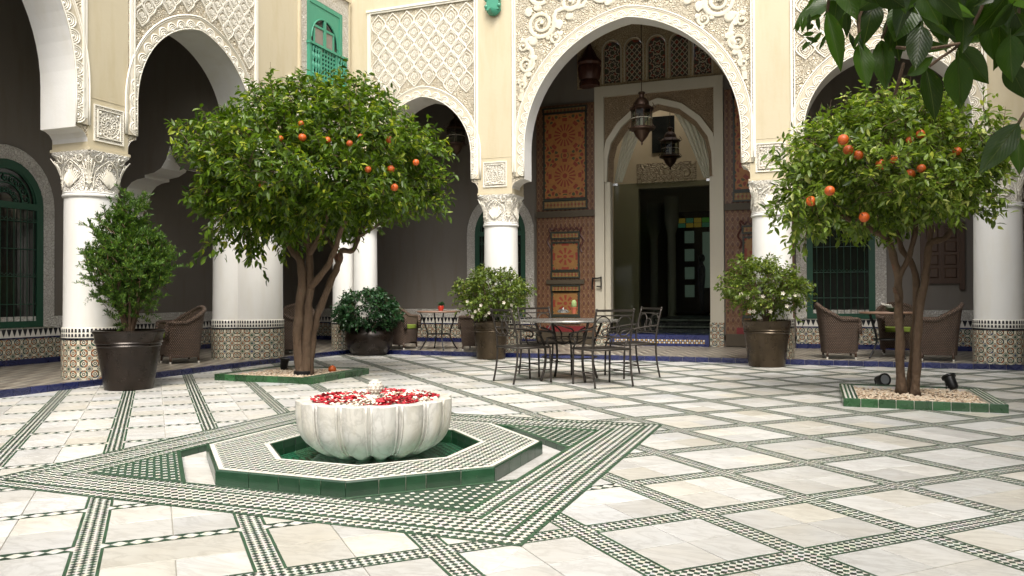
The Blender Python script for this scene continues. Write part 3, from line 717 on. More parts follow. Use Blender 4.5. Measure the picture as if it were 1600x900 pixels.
class Arch:
    def __init__(s, c, w, apex, s0, s1, T=.85, zs=5.3, pan=None, ptop=9.45):
        s.c, s.w, s.s0, s.s1, s.T, s.zs, s.apex = c, w, s0, s1, T, zs, apex; r = apex-zs; s.e = (r*r-w*w)/(2*w); s.pan = pan; s.ptop = ptop
    def curve(s, off=0., n=18, legs=True):
        pts = []; r = s.w+s.e+off; a1 = math.acos(s.e/r)
        if legs:
            D = s.c-s.w-s.s0
            pts += [(s.s0, ZCAP), (s.s0, 4.37)]+[(s.s0+D*(1-math.cos(t)), 4.37+.22*math.sin(t)) for t in (R(20), R(45), R(68), R(90))]+[(s.c-s.w, 4.66)] if off == 0 else [(s.c-s.w-off, ZCAP+.06)]
        L = [(s.c-s.w-off, s.zs-.3)]+[(s.c+s.e-r*math.cos(a1*k/n), s.zs+r*math.sin(a1*k/n)) for k in range(n+1)]
        Rr = [(2*s.c-x, z) for x, z in L[:-1]][::-1]
        pts += L+Rr
        if legs:
            D = s.s1-s.c-s.w
            pts += [(s.c+s.w, 4.66)]+[(s.s1-D*(1-math.cos(t)), 4.37+.22*math.sin(t)) for t in (R(90), R(68), R(45), R(20))]+[(s.s1, 4.37), (s.s1, ZCAP)] if off == 0 else [(s.c+s.w+off, ZCAP+.06)]
        return pts
    def inside(s, x, z, off=0.):
        d = abs(x-s.c)
        if z < s.zs: return d < s.w+off
        return math.hypot(d+s.e, z-s.zs) < s.w+s.e+off
def build_arcade(W, root, arches, piers, s_lo, s_hi, stop=ZTOP):
    for (p0, p1) in piers:
        m = MB(); W.box(m, p0, ZCAP, 0, p1, ZTOP, THK); part('pier_wall', m, TAN, root)
    for A in arches:
        cv = A.curve(); m = MB()
        for i in range(1, len(cv)-2):
            (x0, z0), (x1, z1) = cv[i], cv[i+1]
            m.poly([W.P(x0, z0, 0), W.P(x0, z0, A.T), W.P(x1, z1, A.T), W.P(x1, z1, 0)])
        part('arch_soffit', m, WHITE, root, smooth=25)
        m = MB(); g = MB(); b = MB(); p0, p1 = A.pan
        for i in range(len(cv)-1):
            (x0, z0), (x1, z1) = cv[i], cv[i+1]
            if x1-x0 < 1e-4: continue
            g.poly([W.P(x0, z0, .012), W.P(x1, z1, .012), W.P(x1, A.ptop, .012), W.P(x0, A.ptop, .012)])
            m.poly([W.P(x0, A.ptop, 0), W.P(x1, A.ptop, 0), W.P(x1, ZTOP, 0), W.P(x0, ZTOP, 0)])
            b.poly([W.P(x1, z1, A.T), W.P(x0, z0, A.T), W.P(x0, ZTOP, A.T), W.P(x1, ZTOP, A.T)])
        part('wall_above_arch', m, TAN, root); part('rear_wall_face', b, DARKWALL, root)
        g.box  # carved ground also covers the strip between the jamb and the frame
        for a0, a1 in ((p0, A.s0), (A.s1, p1)):
            if a1 > a0: g.poly([W.P(a0, ZCAP+.45, -.004), W.P(a1, ZCAP+.45, -.004), W.P(a1, A.ptop, -.004), W.P(a0, A.ptop, -.004)])
        part('carved_stucco_panel', g, STUC, root)
        # moulded frame of the panel
        f = MB(); t = .035
        for e0, e1, d1 in ((p0-.05, p0, -.03), (p0+.02, p0+.05, -.045), (p1, p1+.05, -.03), (p1-.05, p1-.02, -.045)): W.box(f, e0, ZCAP+.5, .01, e1, A.ptop, d1)
        W.box(f, p0-.05, A.ptop, .01, p1+.05, A.ptop+.05, -.034); W.box(f, p0-.07, A.ptop+.05, .01, p1+.07, A.ptop+.11, -.06)
        part('panel_frame', f, RIB, root)
        # raised band that follows the arch
        bw_ = .27; inner = [(x, z) for x, z in A.curve(.0, 24) if z > 4.6]; outer = []
        bm = MB(); fm = MB(); n = len(inner)
        for i, (x, z) in enumerate(inner):
            a = inner[max(i-1, 0)]; c = inner[min(i+1, n-1)]; tx, tz = c[0]-a[0], c[1]-a[1]; l = math.hypot(tx, tz); outer.append((x-tz/l*bw_, z+tx/l*bw_))
        sc = [(inner[i], outer[i]) for i in range(n)]
        for i in range(n-1):
            (a, ao), (b2, bo) = sc[i], sc[i+1]
            bm.poly([W.P(a[0], a[1], -.022), W.P(b2[0], b2[1], -.022), W.P(bo[0], bo[1], -.022), W.P(ao[0], ao[1], -.022)])
            bm.poly([W.P(a[0], a[1], .0), W.P(b2[0], b2[1], .0), W.P(b2[0], b2[1], -.022), W.P(a[0], a[1], -.022)])
        for sx in (0, 1):                     # the band's foot follows the cove
            cc = [q for q in cv if q[1] <= 4.6]; half = cc[:len(cc)//2] if sx == 0 else cc[len(cc)//2:]
            xe = inner[0][0]-bw_ if sx == 0 else inner[-1][0]+bw_
            xe = max(xe, A.s0-.0) if sx == 0 else min(xe, A.s1+.0)
        part('arch_band', bm, BANDM, root)
        for off, r in ((.0, .016), (1., .02), (.86, .009)):
            fm.tube([W.P(a[0]+(o[0]-a[0])*off, a[1]+(o[1]-a[1])*off, -.024) for a, o in sc], r, 6)
        part('band_fillet', fm, RIB, root, smooth=True)
        # scallops, one mesh shared by all
        L = [0]
        for i in range(n-1): L.append(L[-1]+math.hypot(inner[i+1][0]-inner[i][0], inner[i+1][1]-inner[i][1]))
        k = int(L[-1]/.27); j = 0
        for q in range(k):
            d = (q+.5)*L[-1]/k
            while L[j+1] < d: j += 1
            t = (d-L[j])/(L[j+1]-L[j]); x = inner[j][0]+(inner[j+1][0]-inner[j][0])*t; z = inner[j][1]+(inner[j+1][1]-inner[j][1])*t
            ang = math.atan2(inner[j+1][1]-inner[j][1], inner[j+1][0]-inner[j][0])
            o = bpy.data.objects.new('scallop', SCALLOP); C.objects.link(o); o.parent = root
            o.matrix_local = Matrix.Translation(-root.location) @ W.M(x, z, -.024, ang)
sm = MB()
for r, t in ((.125, .017), (.088, .015), (.055, .013)):
    sm.tube([(r*math.cos(PI*i/10)*1.03, .015+r*math.sin(PI*i/10)*1.25, 0) for i in range(11)], t, 5)
sm.lathe([(.036, -.002), (.030, .012), (.0001, .020)], 8); sm.v = [(x, y+.03 if abs(z) <= .021 and math.hypot(x, y) < .037 else y, z) for x, y, z in sm.v]
SCALLOP = sm.mesh('scallop', RIB, True)
# one cell of the lozenge net
def net_cell(w_, h_, fine=True):
    m = MB(); W2, H2 = w_/2, h_/2
    side = lambda t: (W2*(math.sin(t*PI/2)**1.0)*1.0, -H2+H2*t+.05*h_*math.sin(2*PI*t))
    L = [(-W2*.96*math.sin(PI*t)**1.25*(1 if t < 1 else 0), -H2*.97+h_*.97*t) for t in [i/12 for i in range(13)]]
    m.tube([(x, y, .002) for x, y in L], .016, 4); m.tube([(-x, y, .002) for x, y in L], .016, 4)
    for k in (.62, .36):
        Q = [(-W2*k*math.sin(PI*t)**.8, -H2*.2*(1-k)-H2*k+h_*k*t) for t in [i/8 for i in range(9)]]
        m.tube([(x, y, 0) for x, y in Q], .010, 4); m.tube([(-x, y, 0) for x, y in Q], .010, 4)
    for a in range(5):
        t = R(30+30*a); m.tube([(0, -H2*.3, .0), (W2*.5*math.cos(t), -H2*.3+H2*.55*math.sin(t), .012)], [.008, .014], 4)
    return m
def net(W, root, A, cw, chh, name='carved_lozenge'):
    me = net_cell(cw, chh).mesh(name, RIB, False); p0, p1 = A.pan; p0 += .07; p1 -= .07; k = round((p1-p0)/cw); dx = (p1-p0)/k; rows = int((A.ptop-4.8)/chh*2)+1; cnt = 0; rib = MB()
    for r in range(rows):
        z = A.ptop-chh*.5-.03-r*chh/2
        for i in range(k if r % 2 == 0 else k-1):
            x = p0+dx*(i+.5+(.5 if r % 2 else 0))
            if any(A.inside(x+a, z+b, .31) for a, b in ((0, -chh*.5), (-dx*.4, 0), (dx*.4, 0))) or z-chh/2 < 4.75: continue
            o = bpy.data.objects.new(name, me); C.objects.link(o); o.parent = root; o.matrix_local = Matrix.Translation(-root.location) @ W.M(x, z, .004, 0); cnt += 1
    return cnt
backw = thing('back_arcade', 'cream plastered arcade facing the viewer, with carved white stucco over three tall arches', 'arcade', (0, .05, 0))
leftw = thing('left_arcade', 'cream plastered arcade along the left side, with a green window above its arches', 'arcade', (-.05, 0, 0))
A_small = Arch(2.17, 1.46, 6.98, .55, 3.82, .85, 5.3, (.555, 3.78), 9.40)
A_main = Arch(7.80, 2.69, 8.42, 4.77, 10.68, .56, 5.35, (4.84, 10.76), 10.6)
A_right = Arch(13.53, 1.68, 7.02, 11.60, 15.26, .85, 5.3, (11.63, 15.43), 9.45)
build_arcade(BW, backw, [A_small, A_main, A_right], [(-.05, .55), (3.82, 4.77), (10.68, 11.60), (15.26, 17.2)], 0, 17)
A_l1 = Arch(-11.52, 2.69, 8.42, -14.6, -8.58, .85, 5.35, (-14.5, -8.66), 10.6)
A_l2 = Arch(-5.80, 1.69, 7.22, -7.69, -3.98, .85, 5.3, (-7.60, -4.0), 9.6)
A_l3 = Arch(-1.70, .95, 6.5, -2.80, -.62, .85, 5.3, (-2.72, -.68), 6.95)
build_arcade(LW, leftw, [A_l1, A_l2, A_l3], [(-16, -14.6), (-8.58, -7.69), (-3.98, -2.80), (-.62, .92)], -16, 1)
net(BW, backw, A_small, .46, .60); net(BW, backw, A_right, .42, .50); net(LW, leftw, A_l2, .36, .46); net(LW, leftw, A_l3, .36, .46)
# outer upstairs walls and the plain frieze above
# arabesque scrolls of the main spandrel
def scroll(c, r, turns, start, r0, sgn=1, n=34):
    return [(c[0]+sgn*(r*(1-t)**.8+.02)*math.cos(start+turns*2*PI*t), c[1]+(r*(1-t)**.8+.02)*math.sin(start+turns*2*PI*t)) for t in [i/n for i in range(n+1)]]
def ribbon(m, W, P, hw, h=.035):
    n = len(P)
    for k in range(n): pass
    prof = ((-1, 0.), (-.82, .8), (-.45, .55), (0, 1.), (.45, .55), (.82, .8), (1, 0.)); vs = []
    for i, p in enumerate(P):
        a, b = P[max(i-1, 0)], P[min(i+1, n-1)]; tx, tz = b[0]-a[0], b[1]-a[1]; l = math.hypot(tx, tz) or 1; w_ = hw[i] if isinstance(hw, list) else hw
        vs += [W.P(p[0]-tz/l*w_*q, p[1]+tx/l*w_*q, .010-h*e) for q, e in prof]
    K = len(prof); m.add(vs, [(i*K+j, i*K+j+1, (i+1)*K+j+1, (i+1)*K+j) for i in range(n-1) for j in range(K-1)])
def scroll_obj(W, root, A, c, r, turns, start, sgn, th):
    m = MB(); P = [p for p in scroll(c, r, turns, start, 0, sgn) if not A.inside(p[0], p[1], .30)]
    X = lambda p, d: W.P(p[0], p[1], d)
    ribbon(m, W, P, [th*1.8*(1-.5*i/len(P)) for i in range(len(P))], .032)
    m.tube([X((c[0]+.02, c[1]), -.01), X((c[0]+.021, c[1]), -.05)], th*1.3, 8)
    # leaves curling off the stem
    for k in range(3):
        a = start+sgn*0+k*1.9+.6; bx, bz = c[0]+sgn*r*1.02*math.cos(a), c[1]+r*1.02*math.sin(a)
        lf = [(bx+sgn*r*.62*t*math.cos(a+.9*t), bz+r*.62*t*math.sin(a+.9*t)) for t in [i/7 for i in range(8)]]
        if all(not A.inside(x, z, .33) and A.pan[0]+.1 < x < A.pan[1]-.1 for x, z in lf):
            ribbon(m, W, lf, [th*q*2.1 for q in (.5, 1.1, 1.6, 1.9, 1.8, 1.4, .8, .1)], .035)
    return part('arabesque_scroll', m, SCR, root, smooth=True)
cxm = 7.8
for sg in (-1, 1):
    for (dx, z, r, tn, st) in ((2.22, 8.52, .36, 2.1, 2.6), (1.45, 8.98, .27, 1.8, .3), (2.62, 7.52, .20, 1.7, 1.9), (2.25, 9.35, .3, 1.9, 4.2), (.65, 9.15, .26, 1.8, 3.5), (2.74, 7.0, .10, 1.3, .5), (1.85, 8.12, .13, 1.5, 2.), (2.72, 8.0, .12, 1.4, 1.), (2.6, 9.9, .25, 1.7, 1.), (1.3, 9.75, .3, 1.9, 2.)):
        scroll_obj(BW, backw, A_main, (cxm+sg*dx, z), r, tn, st, sg, .034 if r > .2 else .024)
    m = MB()
    stem = [(2.78, 6.6), (2.70, 7.1), (2.45, 7.75), (2.62, 8.15), (1.95, 8.25), (1.80, 8.8), (1.1, 8.85), (1.0, 9.3), (.2, 9.0), (0, 9.5)]
    from mathutils import geometry
    pts = []
    for i in range(len(stem)-1):
        p0, p1, p2, p3 = stem[max(i-1, 0)], stem[i], stem[i+1], stem[min(i+2, len(stem)-1)]
        for t in (0, .25, .5, .75): pts.append(tuple(.5*((2*p1[k])+(-p0[k]+p2[k])*t+(2*p0[k]-5*p1[k]+4*p2[k]-p3[k])*t*t+(-p0[k]+3*p1[k]-3*p2[k]+p3[k])*t**3) for k in (0, 1)))
    P = [BW.P(cxm+sg*x, z, -.004) for x, z in pts if not A_main.inside(cxm+x, z, .30)]
    ribbon(m, BW, [(q[0], q[2]) for q in P], .058, .028); part('arabesque_stem', m, SCR, backw, smooth=True)
# medallions on the piers
def medallion(W, root, s, z, h=.33):
    f = MB()
    for k, t, dd in ((h, .022, .02), (h*.78, .014, .028)):
        for a, b, c, d in ((-k, -k, k, -k+t), (-k, k-t, k, k), (-k, -k+t, -k+t, k-t), (k-t, -k+t, k, k-t)): f.box(a, b, -.005, c, d, dd)
    n = 16
    for i in range(n):
        for sx, sy in ((1, 0), (0, 1)):
            for e in (-1, 1):
                u = -h+.045+(2*h-.09)*i/(n-1); w2 = e*h*.89; a, b = (u, w2) if sx else (w2, u); f.tube([(a-.012, b-.012, .004), (a+.012, b+.012, .004)], .006, 4)
    for r, t in ((h*.70, .010), (h*.52, .008), (h*.22, .010)): f.tube([(r*math.cos(2*PI*i/28), r*math.sin(2*PI*i/28), .006) for i in range(28)], t, 4, closed=True)
    for i in range(16):
        a = 2*PI*i/16; r1, r2 = h*.26, h*.5
        f.tube([(r1*math.cos(a), r1*math.sin(a), .004), ((r1+r2)/2*math.cos(a+.12), (r1+r2)/2*math.sin(a+.12), .012), (r2*math.cos(a), r2*math.sin(a), .004)], [.006, .014, .005], 4)
        a += PI/16; f.tube([(h*.55*math.cos(a), h*.55*math.sin(a), .004), (h*.68*math.cos(a), h*.68*math.sin(a), .004)], .010, 4)
    for i in range(4):
        a = PI/4+PI/2*i; c = (h*.66*math.sqrt(2)*.9*math.cos(a), h*.66*math.sqrt(2)*.9*math.sin(a)); f.ball((c[0], c[1], .0), .035, 8)
    o = bpy.data.objects.new('medallion', f.mesh('medallion', RIB, False)); C.objects.link(o); o.parent = root; o.matrix_local = Matrix.Translation(-root.location) @ W.M(s, z, -.004, 0)
    g = MB(); g.box(-h*.99, -h*.99, -.01, h*.99, h*.99, .003); lpart('carved_ground', g, STUCW, o)
    ln = MB(); W.box(ln, s-.47, z+h+.10, .01, s+.47, z+h+.115, -.006); part('plaster_line', ln, TAN, root)
for s_ in (4.30, 11.13, 15.75): medallion(BW, backw, s_, 4.75)
medallion(LW, leftw, -8.13, 4.74); medallion(LW, leftw, -3.39, 4.74)
# green shuttered window upstairs in the left wall
win = MB(); gw = LW
z0w, z1w, y0w, y1w = 7.0, 9.30, -2.08, -.44
for a, b, c, d in ((y0w-.26, 6.98, y0w, 9.75), (y1w, 6.98, y1w+.30, 9.75), (y0w, z1w, y1w, 9.75)): gw.box(win, a, b, .0, c, d, -.05)
part('window_surround', win, STUCW, leftw)
sf = MB(); gw.box(sf, y0w-.34, 9.75, .0, y1w+.40, 9.83, -.09); gw.box(sf, y1w+.30, 6.98, 0, y1w+.36, 9.75, -.07); gw.box(sf, y0w-.32, 6.98, 0, y0w-.26, 9.75, -.07); part('window_cornice', sf, TAN, leftw)
ow = MB(); gw.box(ow, y0w, z0w, -.004, y1w, z1w, -.012); wo_ = part('window', ow, DGLASS, leftw)
fr = MB(); yc = (y0w+y1w)/2; hw = (y1w-y0w)/2
for a, b, c, d in ((y0w, z0w, y0w+.13, z1w), (y1w-.13, z0w, y1w, z1w), (y0w+.13, z1w-.12, y1w-.13, z1w)): gw.box(fr, a, b, -.012, c, d, -.048)
aw = hw-.22; zs_ = 8.30; n = 14
arc = [(yc-aw*math.cos(PI*i/n), zs_+aw*.98*math.sin(PI*i/n)) for i in range(n+1)]
for i in range(n): fr.poly([gw.P(arc[i][0], arc[i][1], -.03), gw.P(arc[i+1][0], arc[i+1][1], -.03), gw.P(arc[i+1][0], z1w-.12, -.03), gw.P(arc[i][0], z1w-.12, -.03)])
gw.box(fr, y0w+.13, z0w, -.012, yc-aw, z1w-.12, -.030); gw.box(fr, yc+aw, z0w, -.012, y1w-.13, z1w-.12, -.030)
fr.tube([gw.P(a, b, -.034) for a, b in arc], .022, 6)
part('window_frame', fr, GRNL, wo_)
mu = MB(); gw.box(mu, yc-.05, 8.0, -.013, yc+.05, zs_+aw-.02, -.05); gw.box(mu, yc-aw+.1, 8.0, -.013, yc-aw+.16, zs_+.25, -.04); gw.box(mu, yc+aw-.22, 8.0, -.013, yc+aw-.16, zs_+.33, -.04)
gw.box(mu, yc-aw+.03, 8.60, -.013, yc-.05, 8.66, -.042); gw.box(mu, yc+.05, 8.60, -.013, yc+aw-.16, 8.66, -.042); part('window_mullion', mu, GRNL, wo_)
for a, b in ((yc-aw+.16, yc-.05), (yc+.05, yc+aw-.22)):
    g_ = MB(); gw.box(g_, a, 8.0, -.013, b, 8.62, -.020); part('window_pane', g_, LGLASS, wo_)
bl = MB(); zb0, zb1 = 7.28, 8.06
for a, b, c, d, e in ((y0w-.02, zb1, y1w+.10, zb1+.06, -.17), (y0w-.02, zb0-.1, y1w+.10, zb0, -.17), (y0w, zb0, y0w+.08, zb1, -.14), (y1w, zb0, y1w+.08, zb1, -.14), (y0w+.46, zb0, y0w+.54, zb1, -.14), (y1w-.46, zb0, y1w-.38, zb1, -.14)): gw.box(bl, a, b, -.05, c, d, e)
rail = part('railing', bl, GRNL, leftw)
lt = MB(); a0, a1 = y0w+.54, y1w-.46
for i in range(6): x = a0+(a1-a0)*i/5; gw.box(lt, x-.022, zb0, -.10, x+.022, zb1, -.130)
for i in range(8): z = zb0+(zb1-zb0)*i/7; gw.box(lt, a0, z-.022, -.101, a1, z+.022, -.127)
part('lattice', lt, GRNL, rail)
bal = MB(); bal.lathe([(.03, 0), (.05, .06), (.02, .12), (.05, .22), (.055, .30), (.02, .38), (.05, .46), (.055, .54), (.02, .62), (.05, .70), (.03, .78)], 8)
bme = bal.mesh('baluster', GRNL, True)
for y_ in (y0w+.17, y0w+.30, y0w+.41, y1w-.30, y1w-.17, y1w-.06): lpart('baluster', bme, None, rail, Vector(gw.P(y_, zb0, -.11))-Vector((-.05, 0, 0)))
bk = MB(); bk.box(4.14, -.12, 9.0, 4.48, .06, 10.6); bk.lathe([(.02, 8.86), (.12, 8.90), (.19, 8.98), (.20, 9.02)], 4, (4.31, -.03)); bk.tube([(4.12, -.09, 9.02+.01*i) for i in range(3)], .03, 6)
for z in (9.1, 9.28, 9.46): bk.ball((4.13, -.10, z), .055, 8); bk.ball((4.49, -.10, z), .055, 8)
part('window_bracket', bk, GRNL, backw, smooth=40)

# ------------------------------------------------------------------ columns
def relief_cap(hw=.50, hd=.47, r=.46, H=.72):
    """carved capital: round below, square above"""
    m = MB(); n = 32; zs = [0, .08, .2, .35, .5, .62, .68, .72]
    def sec(t, a):
        k = t**1.4; sq = min(hw/max(abs(math.cos(a)), 1e-6), hd/max(abs(math.sin(a)), 1e-6)); f = 1-.10*math.sin(PI*t)
        rr = (r*(1-k)+sq*k)*f if t < .93 else sq; return rr
    vs = [(sec(z/H, a)*math.cos(a), sec(z/H, a)*math.sin(a), z) for z in zs for a in [2*PI*(i+.5)/n for i in range(n)]]
    m.add(vs, [(k*n+i, k*n+(i+1) % n, (k+1)*n+(i+1) % n, (k+1)*n+i) for k in range(len(zs)-1) for i in range(n)]+[tuple(range((len(zs)-1)*n, len(zs)*n))])
    return m, sec
def cap_relief():
    m = MB(); base, sec = relief_cap(); H = .72
    def S(a, z, o=0.): q = sec(z/H, a)+o; return (q*math.cos(a), q*math.sin(a), z)
    for f in range(4):
        a0 = f*PI/2
        # frame arch on each face and corner acanthus
        for sg in (-1, 1):
            m.tube([S(a0+sg*.62*math.sin(PI/2*min(1, 1-t*t*.96)), .05+.52*t, .012) for t in [i/10 for i in range(11)]], .012, 5)
            vol = [S(a0+sg*(.50+.17*(1-t)**.8*math.cos(7.5*t+2.6)), .60+.095*(1-t)**.8*math.sin(7.5*t+2.6), .025) for t in [i/16 for i in range(17)]]
            m.tube(vol, [.014*(1-.5*i/17) for i in range(17)], 5)
        vol = [S(a0+.02+.15*(1-t)**.8*math.cos(8*t), .45+.085*(1-t)**.8*math.sin(8*t), .02) for t in [i/16 for i in range(17)]]; m.tube(vol, .012, 5)
        for k in range(13):                      # leaf lobes fanning from the foot
            b = -1.1+2.2*k/12; P = [S(a0+b*.42*t**.9, .06+(.40-.16*abs(b))*t, .008+.022*math.sin(PI*t)) for t in (0, .3, .6, .85, 1.)]
            m.tube(P, [.007, .012, .014, .013, .005], 5)
        ac = a0+PI/4
        for k in range(5):
            b = (k-2)*.09
            m.tube([S(ac+b*t, .05+(.56-.05*abs(k-2))*t, .01+.05*t**3) for t in (0, .25, .5, .75, 1.)], [.010, .014, .015, .014, .008], 5)
        for k in range(6):
            for sg in (-1, 1): zz = .12+.075*k; m.tube([S(ac, zz, .02), S(ac+sg*.10, zz+.05, .03), S(ac+sg*.16, zz+.03, .015)], [.008, .012, .004], 5)
        for k in range(16):                     # small curls between the leaves
            b = -.55+1.1*((k*7)%16)/15; z0 = .10+.50*((k*5)%16)/15
            m.tube([S(a0+b+.05*(1-t)*math.cos(7*t+k), z0+.035*(1-t)*math.sin(7*t+k), .012) for t in [i/9 for i in range(10)]], .007, 4)
    return m, base
_rel, _base = cap_relief()
CAPB = _base.mesh('capital', m_stucco('capital ground', (.80, .77, .70), (.62, .56, .47), 14, .02), 40); CAPR = _rel.mesh('capital_relief', RIB, True)
def column(x, y, label, rs=.455, zb=.112, cap=True, ztop=4.27, rsub=None, group='white columns of the arcades'):
    t = thing('column', label, 'column', (x, y, zb), 0, group)
    b = MB(); b.lathe([(rs+.03, 0), (rs+.03, .70)], 48); 
    lpart('tiled_base', b, ZELC, t, smooth=60)
    b = MB(); b.lathe([(rs+.031, .70), (rs+.031, .718)], 48); b.lathe([(rs+.034, .718), (rs+.034, .745)], 48); lpart('black_band', b, BLACKT, t, smooth=60)
    b = MB(); b.lathe([(rs+.028, .745), (rs+.028, .92), (rs+.015, .93)], 48); lpart('tile_trim', b, WHITET, t, smooth=60)
    n = int(2*PI*rs/.062)
    b = MB()
    for i in range(n):
        a = 2*PI*i/n; h = 2*PI/n*.33; r2 = rs+.0315
        for z0, z1 in ((.765, .820), (.845, .912)): b.poly([(r2*math.cos(a-h), r2*math.sin(a-h), z0), (r2*math.cos(a+h), r2*math.sin(a+h), z0), (r2*math.cos(a+h*.8), r2*math.sin(a+h*.8), z1), (r2*math.cos(a-h*.8), r2*math.sin(a-h*.8), z1)])
    lpart('trim_studs', b, BLACKT, t, kind='stuff')
    b = MB(); H = (3.50-zb) if cap else ztop-zb
    b.lathe([(rs, .925), (rs-.004, 1.6), (rs-.015, H-.10)], 48); lpart('shaft', b, WHITE, t, smooth=60)
    b = MB(); b.lathe([(rs-.015, H-.10), (rs+.01, H-.09), (rs+.022, H-.055), (rs+.005, H-.03), (rs+.015, H-.01), (rs, H+.005)], 48); lpart('ring', b, WHITE, t, smooth=60)
    if cap:
        o = lpart('capital', CAPB, None, t, (0, 0, H+.004)); lpart('capital_relief', CAPR, None, o)
        b = MB(); b.box(-.485, -.455, H+.722, .485, .455, ztop-zb+.002); lpart('abacus', b, TAN, t)
    else:
        pass
    return t
ds = .485
column(4.29, ds, 'white column with a carved capital left of the tall portal arch, behind the iron chairs')
column(11.13, ds, 'white column right of the tall portal arch, behind the bronze pot with the flowering shrub')
column(15.74, ds, 'white column at the far right edge, beyond the right wicker armchair', rs=.47)
column(-.485, -8.13, 'large white column at the left, behind the tall dark pot with the conifer', rs=.455)
column(-.60, -3.23, 'thick cream white column behind the left orange tree', rs=.58)
column(-1.12, -3.62, 'slender column pressed against the left side of the thick column behind the left orange tree', rs=.40)
pa, pb = at(537, 400, depth=22.3), at(571, 400, depth=22.1)
column(pa.x, pa.y, 'left one of the paired white columns in the corner, behind the left orange tree', rs=.31); column(pb.x, pb.y, 'right one of the paired white columns in the corner, behind the left orange tree', rs=.33)

# ------------------------------------------------------------------ two unseen sides of the courtyard: plain arcades added for light and reflections
ZT2 = 10.6
class Plain:
    def __init__(s, k): s.k = k
    def P(s, a, z, d=0.): return (16.45+d, a, z) if s.k == 'right' else (a, -24.2-d, z)
def plain_arcade(W, root, arches, s0, s1):
    m = MB(); so2 = MB(); pos = s0
    for A in arches:
        cv = A.curve(n=10)
        m.poly([W.P(pos, ZCAP), W.P(A.s0, ZCAP), W.P(A.s0, ZT2), W.P(pos, ZT2)])
        for i in range(len(cv)-1):
            (x0, z0), (x1, z1) = cv[i], cv[i+1]
            if 0 < i < len(cv)-2: so2.poly([W.P(x0, z0), W.P(x0, z0, .85), W.P(x1, z1, .85), W.P(x1, z1)])
            if x1-x0 > 1e-4: m.poly([W.P(x0, z0), W.P(x1, z1), W.P(x1, ZT2), W.P(x0, ZT2)])
        pos = A.s1
    m.poly([W.P(pos, ZCAP), W.P(s1, ZCAP), W.P(s1, ZT2), W.P(pos, ZT2)])
    part('wall_face', m, TAN, root); part('arch_soffit', so2, WHITE, root, smooth=25)
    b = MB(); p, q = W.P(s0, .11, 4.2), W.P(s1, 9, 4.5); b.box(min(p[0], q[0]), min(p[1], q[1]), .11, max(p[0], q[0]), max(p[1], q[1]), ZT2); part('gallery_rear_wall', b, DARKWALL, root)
    b = MB(); p, q = W.P(s0, 0, 0.), W.P(s1, 0, 4.5); b.box(min(p[0], q[0]), min(p[1], q[1]), -.05, max(p[0], q[0]), max(p[1], q[1]), .11); part('gallery_step', b, GROUT, root)
    b = MB(); b.box(min(p[0], q[0]), min(p[1], q[1]), ZT2-.3, max(p[0], q[0]), max(p[1], q[1]), ZT2); part('gallery_top', b, CEIL, root)
rw_ = thing('right_arcade', 'cream arcade along the right side of the courtyard, outside the picture', 'arcade', (16.45, 0, 0))
fw_ = thing('near_arcade', 'cream arcade behind the viewer, outside the picture', 'arcade', (8, -24.2, 0))
plain_arcade(Plain('right'), rw_, [Arch(c, 1.9, 7.3, c-2.25, c+2.25) for c in (-20.5, -15.2, -9.9, -4.6)], -24.2, .1)
plain_arcade(Plain('near'), fw_, [Arch(c, 2.1, 7.5, c-2.5, c+2.5) for c in (2.6, 8.2, 13.8)], -.2, 16.45)
cs = None
for i, (x, y) in enumerate([(16.95, -1.9), (16.95, -7.25), (16.95, -12.55), (16.95, -17.85), (5.4, -24.7), (11., -24.7)]):
    if cs is None: cs = column(x, y, 'plain column of the arcades outside the picture', group='columns outside the picture')
    else: dup(cs, (x, y, .112))

# ------------------------------------------------------------------ gallery floor and kerb
gf = MB(); gf.box(-4.4, -16, .02, -.03, 4.6, .110); gf.box(-.03, .03, .02, 17.5, 4.6, .110)
part('gallery_floor', gf, m_floorz() if 0 else bpy.data.materials['zigzag gallery mosaic'], kind='structure')
kb = MB(); kb.box(0.02, .02, -.02, 17.5, .05, .10); kb.box(-.05, -16, -.02, -.02, .05, .10); kerb = part('kerb', kb, GROUT, kind='structure')
kt = MB(); kt.bbox(-.148, -.0, -.006, .148, .10, .114, .006); kme = kt.mesh('kerb_tile', GLZB)
for i in range(57): lpart('kerb_tile', kme, None, kerb, (.17+i*.303, 0, random.uniform(-.002, .002)), (0, 0, random.uniform(-.006, .006)))
for i in range(44): lpart('kerb_tile', kme, None, kerb, (0, -.17-i*.303, random.uniform(-.002, .002)), (0, 0, PI/2+random.uniform(-.006, .006)))

